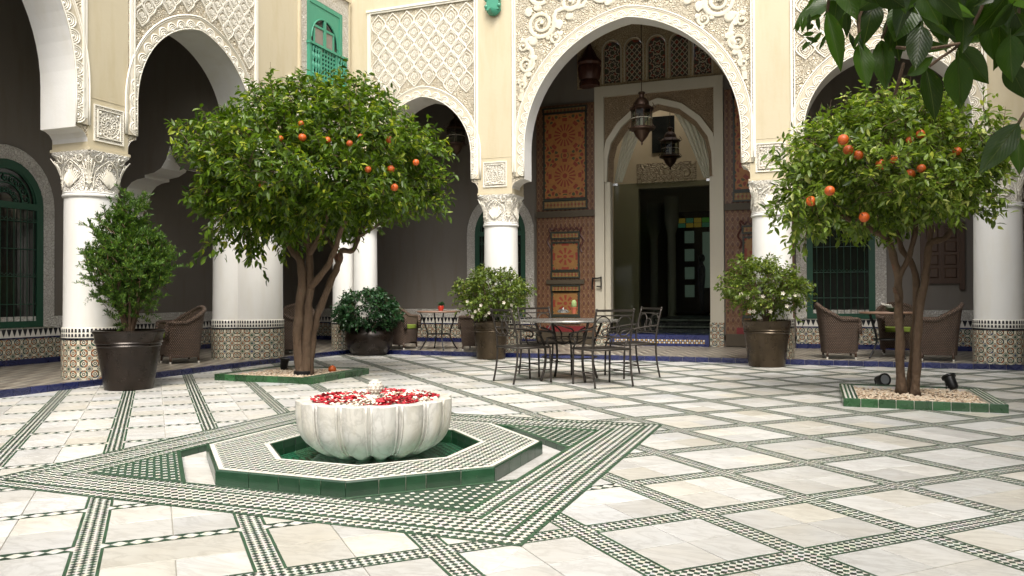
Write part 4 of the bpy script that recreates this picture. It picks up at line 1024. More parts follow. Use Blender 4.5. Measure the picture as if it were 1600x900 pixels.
# ------------------------------------------------------------------ gallery back walls
YB, XB, ZC = 4.20, -4.25, 10.2
gb = thing('gallery_back_wall', 'dark grey gallery wall behind the far arcade with tiled dado and two green windows', 'wall', (8, YB, .11))
gl = thing('gallery_left_wall', 'dark grey gallery wall behind the left arcade with a barred green window', 'wall', (XB, -6, .11))
m = MB(); 
m.box(XB-.3, YB, .11, 5.95, YB+.35, ZC); m.box(9.62, YB, .11, 17.5, YB+.35, ZC); m.box(5.95, YB, 9.4, 9.62, YB+.35, ZC)
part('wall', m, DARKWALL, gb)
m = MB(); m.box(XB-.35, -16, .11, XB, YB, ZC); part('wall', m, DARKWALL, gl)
def dado(root, P, s0, s1):
    """P(s, z, out)"""
    b = MB()
    def bx(s_0, z0, s_1, z1, o):
        p, q = P(s_0, z0, 0), P(s_1, z1, o); b.box(min(p[0], q[0]), min(p[1], q[1]), z0, max(p[0], q[0]), max(p[1], q[1]), z1)
    bx(s0, .24, s1, .68, .03); part('dado_tiles', b, ZELW, root)
    b = MB(); bx(s0, .11, s1, .24, .034); bx(s0, .68, s1, .715, .034); part('dado_blue_border', b, GLZB, root)
    b = MB(); bx(s0, .715, s1, .90, .029); part('dado_merlon_ground', b, WHITET, root)
    b = MB(); n = int((s1-s0)/.125)
    for i in range(n):
        x = s0+(i+.5)*(s1-s0)/n; h = .058
        b.poly([P(x-h, .898, .033), P(x-h*.45, .80, .033), P(x, .735, .033), P(x+h*.45, .80, .033), P(x+h, .898, .033)])
    part('dado_merlons', b, BLACKT, root, kind='stuff')
    b = MB(); bx(s0, .90, s1, 1.17, .022); part('dado_stucco_frieze', b, STUCG, root)
PB = lambda s, z, o: (s, YB-o, z); PL = lambda s, z, o: (XB+o, s, z)
dado(gb, PB, XB+.04, 3.98); dado(gb, PB, 11.58, 17.5); dado(gl, PL, -16, YB-.04)
cg = MB(); cg.box(XB-.35, .92, ZC, 17.5, 4.9, ZC+.2); cg.box(XB-.35, -16, ZC, -.92, .92, ZC+.2); tag(part('gallery_ceiling', cg, CEIL), kind='structure')
rf = MB(); rf.box(XB-.35, .05, ZTOP, 17.5, 5.0, ZTOP+.3); rf.box(XB-.35, 5.0, ZTOP, 5.2, 9, ZTOP+.3); rf.box(10.4, 5.0, ZTOP, 17.5, 9, ZTOP+.3); rf.box(5.2, 8.4, ZTOP, 10.4, 9, ZTOP+.3); rf.box(XB-.35, -16, ZTOP, -.05, .05, ZTOP+.3); rf.box(17.2, .05, 0, 17.5, 9, ZTOP); rf.box(XB-.35, -16.3, 0, -.05, -16, ZTOP)  # left open above the hall, for the unseen skylight added there
tag(part('roof', rf, CEIL), kind='structure')
def gal_window(root, M, w_, zsp, z0, rows=4, bars=9):
    """arched window: local x along the wall, y up (z), z out"""
    def T(b): b.v = [tuple(M @ Vector(p)) for p in b.v]; return b
    n = 16; wo2, wi = w_+.27, w_
    def arc(r, k=1.12): return [(-r*math.cos(PI*i/n), zsp+r*k*math.sin(PI*i/n)) for i in range(n+1)]
    b = MB(); o, i_ = arc(wo2), arc(wi)
    for k in range(n): b.add([(o[k][0], o[k][1], .06), (o[k+1][0], o[k+1][1], .06), (i_[k+1][0], i_[k+1][1], .06), (i_[k][0], i_[k][1], .06), (o[k][0], o[k][1], 0), (o[k+1][0], o[k+1][1], 0), (i_[k+1][0], i_[k+1][1], -.0), (i_[k][0], i_[k][1], -.0)], [(3, 2, 1, 0), (0, 1, 5, 4), (2, 3, 7, 6)])
    for sg in (-1, 1): b.box(min(sg*wi, sg*wo2), z0, 0, max(sg*wi, sg*wo2), zsp, .06)
    part('window_surround', T(b), STUCG, root)
    b = MB(); b.poly([(-wi, z0, .008), (wi, z0, .008)]+[(x, y, .008) for x, y in i_[::-1]]); win_ = part('window', T(b), DGLASS, root)
    b = MB(); fw = .16
    for k in range(n): 
        j0, j1 = arc(wi-fw)[k], arc(wi-fw)[k+1]; b.add([(i_[k][0], i_[k][1], .05), (i_[k+1][0], i_[k+1][1], .05), (j1[0], j1[1], .05), (j0[0], j0[1], .05), (j1[0], j1[1], .0), (j0[0], j0[1], .0)], [(3, 2, 1, 0), (2, 3, 5, 4)])
    for sg in (-1, 1): b.box(min(sg*wi, sg*(wi-fw)), z0, .005, max(sg*wi, sg*(wi-fw)), zsp, .05)
    b.box(-wi+fw, z0, .005, wi-fw, z0+.14, .049); b.box(-wi+fw, zsp-.07, .005, wi-fw, zsp+.07, .052)
    part('window_frame', T(b), GRNW, win_)
    b = MB(); g = wi-fw-.02
    for k in range(bars): x = -g+2*g*(k+.5)/bars; b.tube([(x, z0+.12, .07), (x, zsp-.05, .07)], .009, 5)
    for r in range(rows):
        z = z0+.15+(zsp-z0-.25)*(r+.6)/rows
        b.tube([(-g, z, .075), (g, z, .075)], .009, 5)
        if r % 2: b.tube([(-g+2*g*i/60, z+.05+.03*math.sin(i*PI/2), .072) for i in range(61)], .006, 4)
    part('window_grille', T(b), GRNW, win_)
    b = MB()
    for r in (g*.95, g*.8, g*.55): b.tube([(-r*math.cos(PI*i/20), zsp+.06+r*1.1*math.sin(PI*i/20), .03) for i in range(21)], .018, 5)
    for k in range(9):
        a = PI*(k+.5)/9; c = (-g*.68*math.cos(a), zsp+.06+g*.74*math.sin(a)); b.tube([(c[0]+.09*(1-t)*math.cos(9*t+a), c[1]+.09*(1-t)*math.sin(9*t+a), .03) for t in [i/12 for i in range(13)]], .014, 4)
        c = (-g*.36*math.cos(a), zsp+.06+g*.36*math.sin(a)); b.tube([(c[0]+.07*(1-t)*math.cos(9*t+a), c[1]+.07*(1-t)*math.sin(9*t+a), .03) for t in [i/10 for i in range(11)]], .012, 4)
    part('fanlight_scrolls', T(b), GRNW, win_)
    return win_
def WM(W, s, off): 
    if W == 'b': return Matrix(((1, 0, 0, s), (0, 0, -1, YB), (0, 1, 0, 0), (0, 0, 0, 1)))
    return Matrix(((0, 0, 1, XB), (1, 0, 0, s), (0, 1, 0, 0), (0, 0, 0, 1)))
gal_window(gb, WM('b', 2.80, 0), .86, 3.55, .93); gal_window(gb, WM('b', 12.72, 0), .86, 3.95, .93, bars=8); gal_window(gl, WM('l', -7.0, 0), .88, 3.6, .93)
# dark wooden shutter on the back wall at the right
sh = MB(); sh.box(14.72, YB-.05, 1.92, 15.60, YB, 3.35); so_ = part('shutter', sh, DWOOD, gb)
sh = MB(); sh.box(14.66, YB-.09, 1.84, 14.76, YB-.001, 3.45); sh.box(15.56, YB-.09, 1.70, 15.68, YB-.001, 3.45); sh.box(14.76, YB-.09, 3.36, 15.56, YB-.001, 3.45); sh.box(14.76, YB-.085, 1.86, 15.56, YB-.001, 1.94); sh.box(15.12, YB-.08, 1.94, 15.2, YB-.05, 3.36)
part('shutter_frame', sh, DWOOD, so_)
for i in range(2):
    for j in range(4):
        sh = MB(); x, z = 14.80+i*.42, 2.0+j*.34; sh.bbox(x, z, 0, x+.28, z+.27, .03, .03); sh.xf(lambda p: (p[0], YB-.052-p[2], p[1])); part('shutter_panel', sh, DWOOD, so_)
# small dark lattice window high in the left gallery
for nm, y0_, y1_, z0_, z1_ in (('upper_window', -3.1, -1.2, 7.55, 8.6),):
    m = MB(); m.box(XB, y0_, z0_, XB+.03, y1_, z1_); u = part(nm, m, DGLASS, gl)
    m = MB()
    for i in range(10): y_ = y0_+(y1_-y0_)*i/9; m.box(XB+.03, y_-.03, z0_, XB+.06, y_+.03, z1_)
    for i in range(6): z_ = z0_+(z1_-z0_)*i/5; m.box(XB+.031, y0_, z_-.03, XB+.062, y1_, z_+.03)
    part('lattice', m, DWOOD, u)
# transverse cusped arch across the left gallery
tv = thing('cusped_arch', 'cusped arch with a white soffit and a pointed middle crossing the left gallery', 'arch', (-2.5, -4.0, 4))
cc_ = -2.55; hwid = 1.66
lobe = [(-1.66, 3.2), (-1.66, 3.78), (-1.56, 3.80), (-1.56, 3.86), (-1.47, 3.88), (-1.47, 3.95), (-1.44, 4.15), (-1.36, 4.32), (-1.22, 4.44), (-1.05, 4.50), (-.80, 4.53), (-.80, 4.60), (-.5, 4.64), (-.28, 4.74), (-.12, 4.95), (0, 5.28)]
prof_ = [(cc_+x, z) for x, z in lobe]+[(cc_-x, z) for x, z in lobe[:-1][::-1]]
y0t, y1t = -4.05, -3.25
m = MB()
for i in range(len(prof_)-1): a, b = prof_[i], prof_[i+1]; m.poly([(a[0], y0t, a[1]), (a[0], y1t, a[1]), (b[0], y1t, b[1]), (b[0], y0t, b[1])])
part('soffit', m, WHITE, tv, smooth=35)
m = MB()
for i in range(len(prof_)-1):
    a, b = prof_[i], prof_[i+1]
    if b[0]-a[0] < 1e-4: continue
    m.poly([(a[0], y0t, a[1]), (b[0], y0t, b[1]), (b[0], y0t, ZC), (a[0], y0t, ZC)]); m.poly([(b[0], y1t, b[1]), (a[0], y1t, a[1]), (a[0], y1t, ZC), (b[0], y1t, ZC)])
part('wall', m, DARKWALL, tv)

# ------------------------------------------------------------------ the portal
pt = thing('portal', 'white framed portal with a many sided carved arch leading into the dark hall', 'doorway', (7.8, YB, .11))
Y = YB
poly_arch = [(-1.55, 5.0), (-1.52, 5.7), (-1.42, 6.15), (-1.10, 6.62), (-.62, 7.02), (0, 7.22), (.62, 7.02), (1.10, 6.62), (1.42, 6.15), (1.52, 5.7), (1.55, 5.0)]
m = MB(); 
for a, b, c, d in ((-1.90, .80, -1.62, 7.55), (1.60, .80, 1.86, 7.55), (-1.90, 7.55, 1.86, 7.86)): m.box(7.8+a, Y-.10, b, 7.8+c, Y+.35, d)
part('white_frame', m, PORTW, pt)
m = MB(); k = len(poly_arch)
for i in range(k-1):
    (x0, z0), (x1, z1) = poly_arch[i], poly_arch[i+1]
    m.poly([(7.8+x0, Y+.02, z0), (7.8+x1, Y+.02, z1), (7.8+x1, Y+.02, 7.56), (7.8+x0, Y+.02, 7.56)])
m.poly([(7.8-1.63, Y+.02, 5), (7.8-1.55, Y+.02, 5), (7.8-1.55, Y+.02, 7.56), (7.8-1.63, Y+.02, 7.56)]); m.poly([(7.8+1.55, Y+.02, 5), (7.8+1.61, Y+.02, 5), (7.8+1.61, Y+.02, 7.56), (7.8+1.55, Y+.02, 7.56)])
part('carved_spandrel', m, STUCB, pt)
m = MB(); m2 = MB()
def off_poly(d): return [(x*(1+d/1.55), z+d*(1. if abs(x) < 1.5 else 0)*(abs(z-5)/2.2)) for x, z in poly_arch]
ins, ous, back = off_poly(-.0), off_poly(.16), off_poly(-.12)
for i in range(k-1):
    P = lambda q, y: (7.8+q[0], y, q[1])
    m.add([P(ins[i], Y-.03), P(ins[i+1], Y-.03), P(ous[i+1], Y-.05), P(ous[i], Y-.05), P(ous[i+1], Y+.03), P(ous[i], Y+.03), P(ins[i+1], Y+.10), P(ins[i], Y+.10)], [(0, 1, 2, 3), (3, 2, 4, 5), (1, 0, 7, 6)])
    m2.add([P(ins[i], Y+.10), P(ins[i+1], Y+.10), P(back[i+1], Y+.32), P(back[i], Y+.32)], [(0, 1, 2, 3)])
part('arch_moulding', m, PORTW, pt); part('arch_reveal', m2, STUCB, pt)
for a, b in ((-1.62, -1.46), (1.46, 1.62)):
    m = MB(); m.box(7.8+a, Y+.05, .45, 7.8+b, Y+.34, 5.0); part('jamb', m, PORTW, pt)
for a, b in ((-1.89, -1.46), (1.46, 1.85)):
    m = MB(); m.box(7.8+a, Y-.09, .11, 7.8+b, Y+.33, .80); part('tiled_plinth', m, ZELW, pt)
# row of five lattice windows over the portal
m = MB(); 
hz0, hz1 = 7.86, 9.36
ups = [6.43, 7.10, 7.77, 8.43, 9.09]
n = 10; xs = 5.45; 
def up_arc(c, w_=.25, zt=8.96): return [(c-w_*math.cos(PI*i/n), zt+w_*math.sin(PI*i/n)) for i in range(n+1)]
edge = [5.35]+[v for c in ups for v in (c-.25, c+.25)]+[10.2]
for i in range(0, len(edge), 2): m.box(edge[i], Y-.04, hz0, edge[i+1], Y+.06, 9.7)
for c in ups:
    a = up_arc(c)
    for i in range(n): m.poly([(a[i][0], Y-.04, a[i][1]), (a[i+1][0], Y-.04, a[i+1][1]), (a[i+1][0], Y-.04, 9.7), (a[i][0], Y-.04, 9.7)]); m.poly([(a[i][0], Y-.04, a[i][1]), (a[i][0], Y+.06, a[i][1]), (a[i+1][0], Y+.06, a[i+1][1]), (a[i+1][0], Y-.04, a[i+1][1])])
    m.box(c-.25, Y-.04, hz0, c+.25, Y+.06, hz0+.09)
part('upper_frieze', m, m_stucco('ochre carved stucco', (.50, .39, .24), (.30, .21, .11), 14, .02), pt)
LAT = m_plaster('pale plaster tracery', (.46, .40, .29)); LATG = m_panel('coloured lattice glass', (0.,), .12, 8, (.07, .042, .03), (.04, .035, .03))
for j, c in enumerate(ups):
    b = MB(); a = up_arc(c, .247); b.poly([(c-.247, Y+.045, hz0+.09), (c+.247, Y+.045, hz0+.09)]+[(x, Y+.045, z) for x, z in a[::-1]]); u = part('lattice_window', b, LATG, pt)
    b = MB(); b.tube([(x, Y-.045, z) for x, z in [(c-.285, hz0+.09)]+up_arc(c, .285)+[(c+.285, hz0+.09)]], .022, 5)
    part('window_moulding', b, LAT, u)
    b = MB()
    if j % 2 == 0:
        for q in range(3):
            zc = hz0+.28+q*.37
            for r0, r1 in ((.225, .155), (.12, .07)): b.tube([(c+(r0 if i % 2 else r1)*math.cos(2*PI*i/16), Y+.03, zc+(r0 if i % 2 else r1)*math.sin(2*PI*i/16)) for i in range(16)], .015, 4, closed=True)
    else:
        for q in range(-2, 8):
            for sg in (-1, 1):
                z_ = hz0+.12+q*.18; p, r_ = (c-sg*.24, z_), (c+sg*.24, z_+.55)
                P2 = [(p[0]+(r_[0]-p[0])*t, p[1]+(r_[1]-p[1])*t) for t in [i/6 for i in range(7)]]; P2 = [s for s in P2 if hz0+.1 < s[1] < 9.15]
                if len(P2) > 1: b.tube([(x, Y+.03, z) for x, z in P2], .013, 4)
    part('tracery', b, LAT, u)
# pendant bracket beside the windows
b = MB(); b.lathe([(.30, 7.86), (.30, 7.95), (.24, 8.05), (.30, 8.10), (.33, 8.25), (.34, 8.42), (.30, 8.50), (.36, 8.56), (.34, 8.62), (.22, 8.75), (.15, 8.92), (.07, 9.05), (.01, 9.25)], 24, (5.78, Y-.20), fn=lambda a, z: 1+.05*math.cos(12*a))
part('turned_bracket', b, m_wood('dark red turned wood', (.045, .014, .010), (.08, .028, .016)), pt, smooth=40)
# steps
def stepbox(nm, x0, y0, z0, x1, y1, z1, mt): m = MB(); m.box(x0, y0, z0, x1, y1, z1); return part(nm, m, mt, pt)
stepbox('blue_step', 6.35, Y-.16, .108, 9.24, Y+3.9, .44, GLZB)
CHK = MB()
for i in range(40):
    for j in range(2): x = 6.50+i*.066; CHK.box(x, Y-.166, .19+j*.064, x+.046, Y-.159, .19+j*.064+.046, (i+j) % 2)
part('chequer_tiles', CHK, [WHITET, simple('ochre tile', (.40, .24, .05), .4)], pt, kind='stuff')
stepbox('hall_step', 6.9, Y+3.6, .445, 9.1, Y+3.9, .62, BLACKT); stepbox('hall_step', 6.9, Y+3.9, .44, 9.1, Y+8, .80, BLACKT)
for z in (.50, .72):
    c_ = MB(); y_ = Y+3.595 if z < .6 else Y+3.895
    for i in range(50): c_.box(6.95+i*.042, y_-.006, z, 6.98+i*.042, y_, z+.05)
    part('step_tiles', c_, WHITET, pt, kind='stuff')
# door leaves folded back flat on the wall
def leaf(mx, label):
    x0, x1 = (4.05, 5.89) if mx < 0 else (9.70, 11.54); D = Y-.10
    r = thing('door_leaf', label, 'door', ((x0+x1)/2, D, .15), 0, 'painted portal door leaves'); c = (x0+x1)/2; w_ = x1-x0
    b = MB(); b.box(x0, D, .14, x1, D+.09, 7.42); part('board', b, DFRAME, r)
    b = MB(); b.box(x0+.01, D-.03, .13, x1-.01, D-.001, .48); part('kick_board', b, DBROWN, r)
    b = MB(); b.box(x0+.30, D-.02, .485, x1-.30, D-.001, .66); part('red_base_rail', b, RED, r)
    b = MB(); b.box(x0, D-.05, 3.98, x1, D-.001, 4.17); part('lock_rail', b, DBROWN, r)
    b = MB(); b.box(x0+.32, D-.055, 1.94, x1-.32, D-.001, 2.07); part('cross_bar', b, DBROWN, r)
    def pan(cx_, cz, hw_, hh_, mt, nm, fr=.045):
        b = MB()
        for a1, b1, a2, b2 in ((-hw_-fr, -hh_-fr, hw_+fr, -hh_), (-hw_-fr, hh_, hw_+fr, hh_+fr), (-hw_-fr, -hh_, -hw_, hh_), (hw_, -hh_, hw_+fr, hh_)): b.box(cx_+a1, D-.05, cz+b1, cx_+a2, D-.001, cz+b2)
        f_ = part('panel_moulding', b, simple('black green moulding', (.022, .026, .018), .45, bump=.1) if 'black green moulding' not in bpy.data.materials else bpy.data.materials['black green moulding'], r)
        b = MB(); b.box(-hw_, -.018, -hh_, hw_, 0, hh_); o = lpart(nm, b, mt, r, (cx_-c, -.004, cz-.15))
    pan(c, 5.86, .64, 1.30, PANTALL, 'tall_painted_panel'); pan(c, 4.36, .66, .10, DRAIL, 'long_painted_panel')
    pan(c, 7.24, .66, .06, DRAIL, 'long_painted_panel')
    for cz in (2.78, 1.35): pan(c, cz, .40, .40 if cz > 2 else .33, PANSQ, 'square_painted_panel')
    for cz in (3.42, 2.23, 1.80, .86): pan(c, cz, .42, .07, DRAIL, 'long_painted_panel')
    b = MB()
    for sg in (-1, 1): b.tube([(c+sg*(.52+.05*math.sin(z*14)), D-.012, z) for z in [2.9+.05*i for i in range(15)]], .03, 5)
    b.tube([(c-.52+1.04*i/30, D-.012, 3.62+.04*math.sin(i*1.3)) for i in range(31)], .03, 5); part('carved_cresting', b, simple('dark red carving', (.07, .018, .012), .5), r)
    return r
leaf(-1, 'left leaf of the painted red and gold wooden door, folded back beside the portal'); leaf(1, 'right leaf of the painted wooden door, half hidden behind the white column')
# glass door panes with steel clips
gd = thing('glass_door', 'frameless clear glass door with steel clips inside the portal', 'glass door', (7.8, YB+.4, .44))
for a, b in ((-1.46, -.02), (.02, 1.46)):
    if a < 0: continue
m = MB(); m.box(7.8-1.44, YB+.395, .46, 7.8+1.44, YB+.405, 4.96); part('pane', m, GLASS, gd)
m = MB(); m.box(5.93, YB-.34, .46, 5.95, YB-.11, 4.95); 
for x in (6.40, 9.22): 
    b = MB(); b.box(x-.09, YB+.37, 4.92, x+.09, YB+.43, 4.99); part('steel_clip', b, STEEL, gd)
b = MB(); b.tube([(5.86, YB-.17, 2.10), (5.98, YB-.17, 2.10), (6.12, YB-.17, 2.12)], .022, 6); b.tube([(6.10, YB-.17, 1.78), (6.10, YB-.17, 2.15)], .02, 6); b.tube([(6.10, YB-.17, 1.84), (5.96, YB-.17, 1.86)], .02, 6); b.tube([(5.82, YB-.17, 1.78), (5.84, YB-.17, 2.13)], .022, 6)
tag(part('door_bolt', b, BLACKM, None), 'black iron bolt at the left edge of the portal', 'bolt')
# drapes
def drape(sg, label):
    m = MB(); top = (7.8+sg*.25, 7.15); 
    def fn(u, v):
        xt = 7.8+sg*(.28+.80*u); zt = 7.12-.25*u*u*1.4
        xb = 7.8+sg*(1.22+.26*u); zb = 5.05+.3*u*0
        t = v; x = xt+(xb-xt)*(t**.85); z = zt+(zb-zt)*(t**1.1); return (x, YB+.62+.05*math.sin(u*26)*(1-.5*t), z)
    m.surf(fn, 48, 14); o = part('drape', m, CURT, None, smooth=True); tag(o, label, 'curtain', 'cream drapes in the portal'); return o
drape(-1, 'cream drape gathered to the left side of the portal arch'); drape(1, 'cream drape gathered to the right side of the portal arch')
# the hall behind
hl = thing('hall', 'dim cream walled hall seen through the portal', 'room', (7.8, 8, .44))
m = MB(); m.box(3.0, YB+.36, .44, 3.2, 20, 9.4); m.box(12.4, YB+.36, .44, 12.6, 20, 9.4); m.box(3.0, 20, .44, 12.6, 20.2, 9.4); m.box(3.2, YB+.36, .44, 5.94, YB+.5, 9.4); m.box(9.64, YB+.36, .44, 12.4, YB+.5, 9.4); part('side_walls', m, CREAM, hl)
m = MB(); m.box(3.2, 8.3, 5.30, 12.4, 8.6, 9.4); m.box(3.2, 8.3, .44, 6.35, 8.6, 5.3); m.box(9.9, 8.3, .44, 12.4, 8.6, 5.3); part('inner_wall', m, CREAM, hl)
m = MB(); m.box(6.3, 8.26, 5.45, 8.35, 8.30, 6.15); m.box(8.75, 8.26, 5.45, 9.9, 8.30, 6.15); part('inner_frieze', m, m_stucco('cream frieze', (.46, .37, .23), (.24, .17, .09), 6, .03), hl)
m = MB(); m.box(6.85, 8.25, 6.5, 7.62, 8.31, 7.75); part('inner_window', m, DGLASS, hl)
m = MB(); m.box(2.9, 8.35, 9.4, 12.7, 20.2, 9.6); m.box(2.9, YB+.36, 9.4, 5.2, 8.35, 9.6); m.box(10.4, YB+.36, 9.4, 12.7, 8.35, 9.6); part('hall_ceiling', m, CEIL, hl); m = MB(); m.box(3.0, YB+.0, .30, 12.6, 20.2, .438); part('hall_floor', m, bpy.data.materials['zigzag gallery mosaic'], hl)  # ceiling gap behind the portal: an unseen skylight added to brighten the hall
for x, y_ in ((7.05, 11.0), (6.0, 13.0)):
    m = MB(); m.lathe([(.20, .44), (.20, .8), (.16, .85), (.15, 3.9), (.17, 3.95), (.26, 4.3), (.28, 4.5), (.28, 5.3)], 20, (x, y_)); part('hall_column', m, PORTW, hl, smooth=40)
fd = MB(); fd.box(6.1, 15.9, .8, 9.2, 16.0, 9.4); part('far_wall', fd, CREAM, hl)
fd = MB(); fd.box(6.35, 15.80, .8, 8.45, 15.9, 5.2); fdo = part('far_door', fd, DWOOD, hl)
LG = []
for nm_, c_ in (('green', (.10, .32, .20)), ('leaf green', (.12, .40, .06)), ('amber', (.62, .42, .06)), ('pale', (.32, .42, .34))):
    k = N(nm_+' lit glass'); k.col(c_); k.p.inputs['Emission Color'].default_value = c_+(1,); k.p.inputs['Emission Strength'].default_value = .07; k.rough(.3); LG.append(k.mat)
for i in range(4):
    b = MB(); z = 1.5+i*.78; x = 6.82; b.box(x, 15.76, z, x+.40, 15.80, z+.52); part('door_pane', b, LG[3], fdo)
b = MB(); b.box(7.58, 15.76, 1.9, 8.02, 15.80, 4.3); part('door_pane', b, LG[3], fdo)
for i in range(5):
    b = MB(); b.box(6.55+i*.34, 15.76, 4.72, 6.55+i*.34+.30, 15.80, 4.92); part('fanlight_pane', b, LG[(2, 0, 2, 1, 1)[i]], fdo)
    b = MB(); b.box(6.55+i*.34, 15.76, 4.52, 6.55+i*.34+.30, 15.80, 4.70); part('fanlight_pane', b, LG[(0, 2, 2, 0, 2)[i]], fdo)

#=====PART4=====
# ================================================================== PLANTERS AND TREES
Q = 1/FINAL
def cr(pts, m=4):
    """smooth a polyline (Catmull-Rom)"""
    pts = [Vector(p) for p in pts]; out = []
    for i in range(len(pts)-1):
        p0, p1, p2, p3 = pts[max(i-1, 0)], pts[i], pts[i+1], pts[min(i+2, len(pts)-1)]
        for k in range(m):
            t = k/m; out.append(.5*((2*p1)+(-p0+p2)*t+(2*p0-5*p1+4*p2-p3)*t*t+(-p0+3*p1-3*p2+p3)*t**3))
    return out+[pts[-1]]
def leaf_mesh(name, base, dirs, L, Wd, mat, fold=.18, normal=None):
    n = len(base); d = dirs/np.linalg.norm(dirs, axis=1, keepdims=True)
    rnd = np.random.normal(size=(n, 3)) if normal is None else normal
    s = np.cross(d, rnd); s /= np.linalg.norm(s, axis=1, keepdims=True)+1e-9; nn = np.cross(s, d)
    L = L[:, None]; Wd = Wd[:, None]
    v = np.empty((n, 7, 3))
    v[:, 0] = base; v[:, 1] = base+d*L*.35+s*Wd*.5+nn*Wd*fold; v[:, 2] = base+d*L*.72+s*Wd*.36+nn*Wd*fold*.3
    v[:, 3] = base+d*L-nn*L*.12; v[:, 4] = base+d*L*.72-s*Wd*.36+nn*Wd*fold*.3; v[:, 5] = base+d*L*.35-s*Wd*.5+nn*Wd*fold; v[:, 6] = base+d*L*.5
    o = (np.arange(n)*7)[:, None]
    f = np.array([[0, 1, 6], [1, 2, 6], [2, 3, 6], [3, 4, 6], [4, 5, 6], [5, 0, 6]])
    faces = (o[:, :, None]+f[None]).reshape(-1, 3)
    me = bpy.data.meshes.new(name); me.vertices.add(n*7); me.vertices.foreach_set('co', v.reshape(-1))
    me.loops.add(len(faces)*3); me.loops.foreach_set('vertex_index', faces.reshape(-1).astype(np.int32))
    me.polygons.add(len(faces)); me.polygons.foreach_set('loop_start', np.arange(len(faces), dtype=np.int32)*3); me.polygons.foreach_set('loop_total', np.full(len(faces), 3, np.int32))
    me.materials.append(mat); me.update(calc_edges=True); me.validate(); return me
def foliage(root, name, c, twigs, radius, leafL, leafW, nleaf, tl, upb, mat, rmin=.5, droop=.35, out=.75, lump=.16, seed=1, rdist=.5, flat_dn=None, tops=0):
    """leafy sprays through a crown; radius(dir)->extent, in the thing's own coordinates"""
    rs = np.random.RandomState(seed); B, D, LL, WW = [], [], [], []; tw = MB(); ph = rs.uniform(0, 6, 12)
    for i in range(twigs):
        d = rs.normal(size=3); d /= np.linalg.norm(d)
        lum = 1+lump*(math.sin(d[0]*5+ph[0])*math.sin(d[1]*5+ph[1])+math.sin(d[2]*6+ph[2]+d[0]*4)*.8+.5*math.sin(d[0]*11+ph[3])*math.sin(d[2]*10+ph[4]+d[1]*9))
        if i % 7 and (math.sin(d[0]*9+ph[5])*math.sin(d[1]*9+ph[6])*math.sin(d[2]*9+ph[7])) > .27: continue
        rho = rmin+(1-rmin)*rs.rand()**rdist
        p = np.array(c)+d*np.array(radius(d))*rho*lum
        t = d*out+np.array((0, 0, upb))+rs.normal(size=3)*.45; t /= np.linalg.norm(t); l = tl*rs.uniform(.6, 1.3)
        if d[2] > .45 and i % 9 < tops: t = np.array((0, 0, 1.))+rs.normal(size=3)*.25; l *= 1.3
        k = nleaf+rs.randint(-2, 3)
        for j in range(k):
            f = (j+.5)/k; q = p+t*l*f+np.array((0, 0, -.25*l*f*f))
            s = rs.normal(size=3); s -= t*s.dot(t); s /= np.linalg.norm(s)+1e-9
            ld = s*.85+t*.55+np.array((0, 0, -droop))*rs.uniform(.2, 1.6); B.append(q); D.append(ld); sc = rs.uniform(.7, 1.25); LL.append(leafL*sc); WW.append(leafW*sc)
        if i % 3 == 0: tw.tube([tuple(p-t*l*.3), tuple(p+t*l)], [.008, .003], 3)
    B, D = np.array(B), np.array(D)
    nrm = np.tile(np.array((0, 0, 1.)), (len(B), 1))+rs.normal(size=(len(B), 3))*.55
    me = leaf_mesh(name, B, D, np.array(LL), np.array(WW), mat, normal=nrm)
    o = bpy.data.objects.new(name, me); C.objects.link(o); o.parent = root; o['kind'] = 'stuff'
    lpart('twigs', tw, BARK, root, kind='stuff'); return len(B)
def pstem_(px, d0, r0, r1, b): return pstem(px, d0, r0*(.78 if d0 > 15 else .66), r1*(.8 if d0 > 15 else .72), b)
def pstem(px, d0, r0, r1, b, sw=0.):
    """a limb through measured points: (u, v, extra depth)"""
    P = [at(p[0], p[1], depth=d0+(p[2] if len(p) > 2 else 0)) for p in px]; P = cr(P, 5); n = len(P)
    P = [p+Vector((math.sin(i*1.3+px[0][0]), math.cos(i*1.9+px[0][0]), 0))*r0*.10 if 0 < i < n-1 else p for i, p in enumerate(P)]; rr = [(r0+(r1-r0)*(i/(n-1)))*(1+.10*math.sin(i*1.7+px[0][1]))*(1.35 if (i < 1 and px[0][1] > 580) else 1.12 if (i < 2 and px[0][1] > 580) else 1) for i in range(n)]; b.tube(P, rr, 9); return P
# left tree
lb = at(474, 585, z=.09); dL = depth_of(lb)
tl_ = thing('orange_tree', 'large round headed orange tree with several stems, left of the fountain', 'orange tree', (lb.x, lb.y, .09), 0, 'orange trees in tiled planters')
b = MB()
pstem_([(471, 588), (465, 520), (471, 455, -.05), (470, 412), (452, 384, .1), (428, 358, .1), (400, 330, 0)], dL, .135, .06, b)
pstem_([(478, 588), (480, 518), (484, 448), (483, 397, .1), (477, 365, .2), (465, 330, .2), (455, 290, .3)], dL+.02, .125, .055, b)
pstem_([(484, 450), (509, 420, -.2), (524, 389, -.3), (536, 352, -.4), (560, 310, -.5)], dL, .085, .045, b)
pstem_([(482, 586), (489, 525, .1), (497, 490, .1), (517, 440, .15), (529, 412, .2), (534, 392, .2), (551, 391, .2), (562, 364, .3), (580, 330, .4)], dL+.05, .105, .05, b)
pstem_([(482, 400, .1), (500, 366, -.1), (512, 335, -.3), (520, 290, -.5)], dL, .075, .04, b)
pstem_([(470, 420), (463, 380, .4), (440, 340, .8), (420, 300, 1.)], dL, .07, .04, b)
pstem_([(528, 413, .2), (520, 385, .5), (500, 350, .9), (490, 300, 1.)], dL, .06, .035, b)
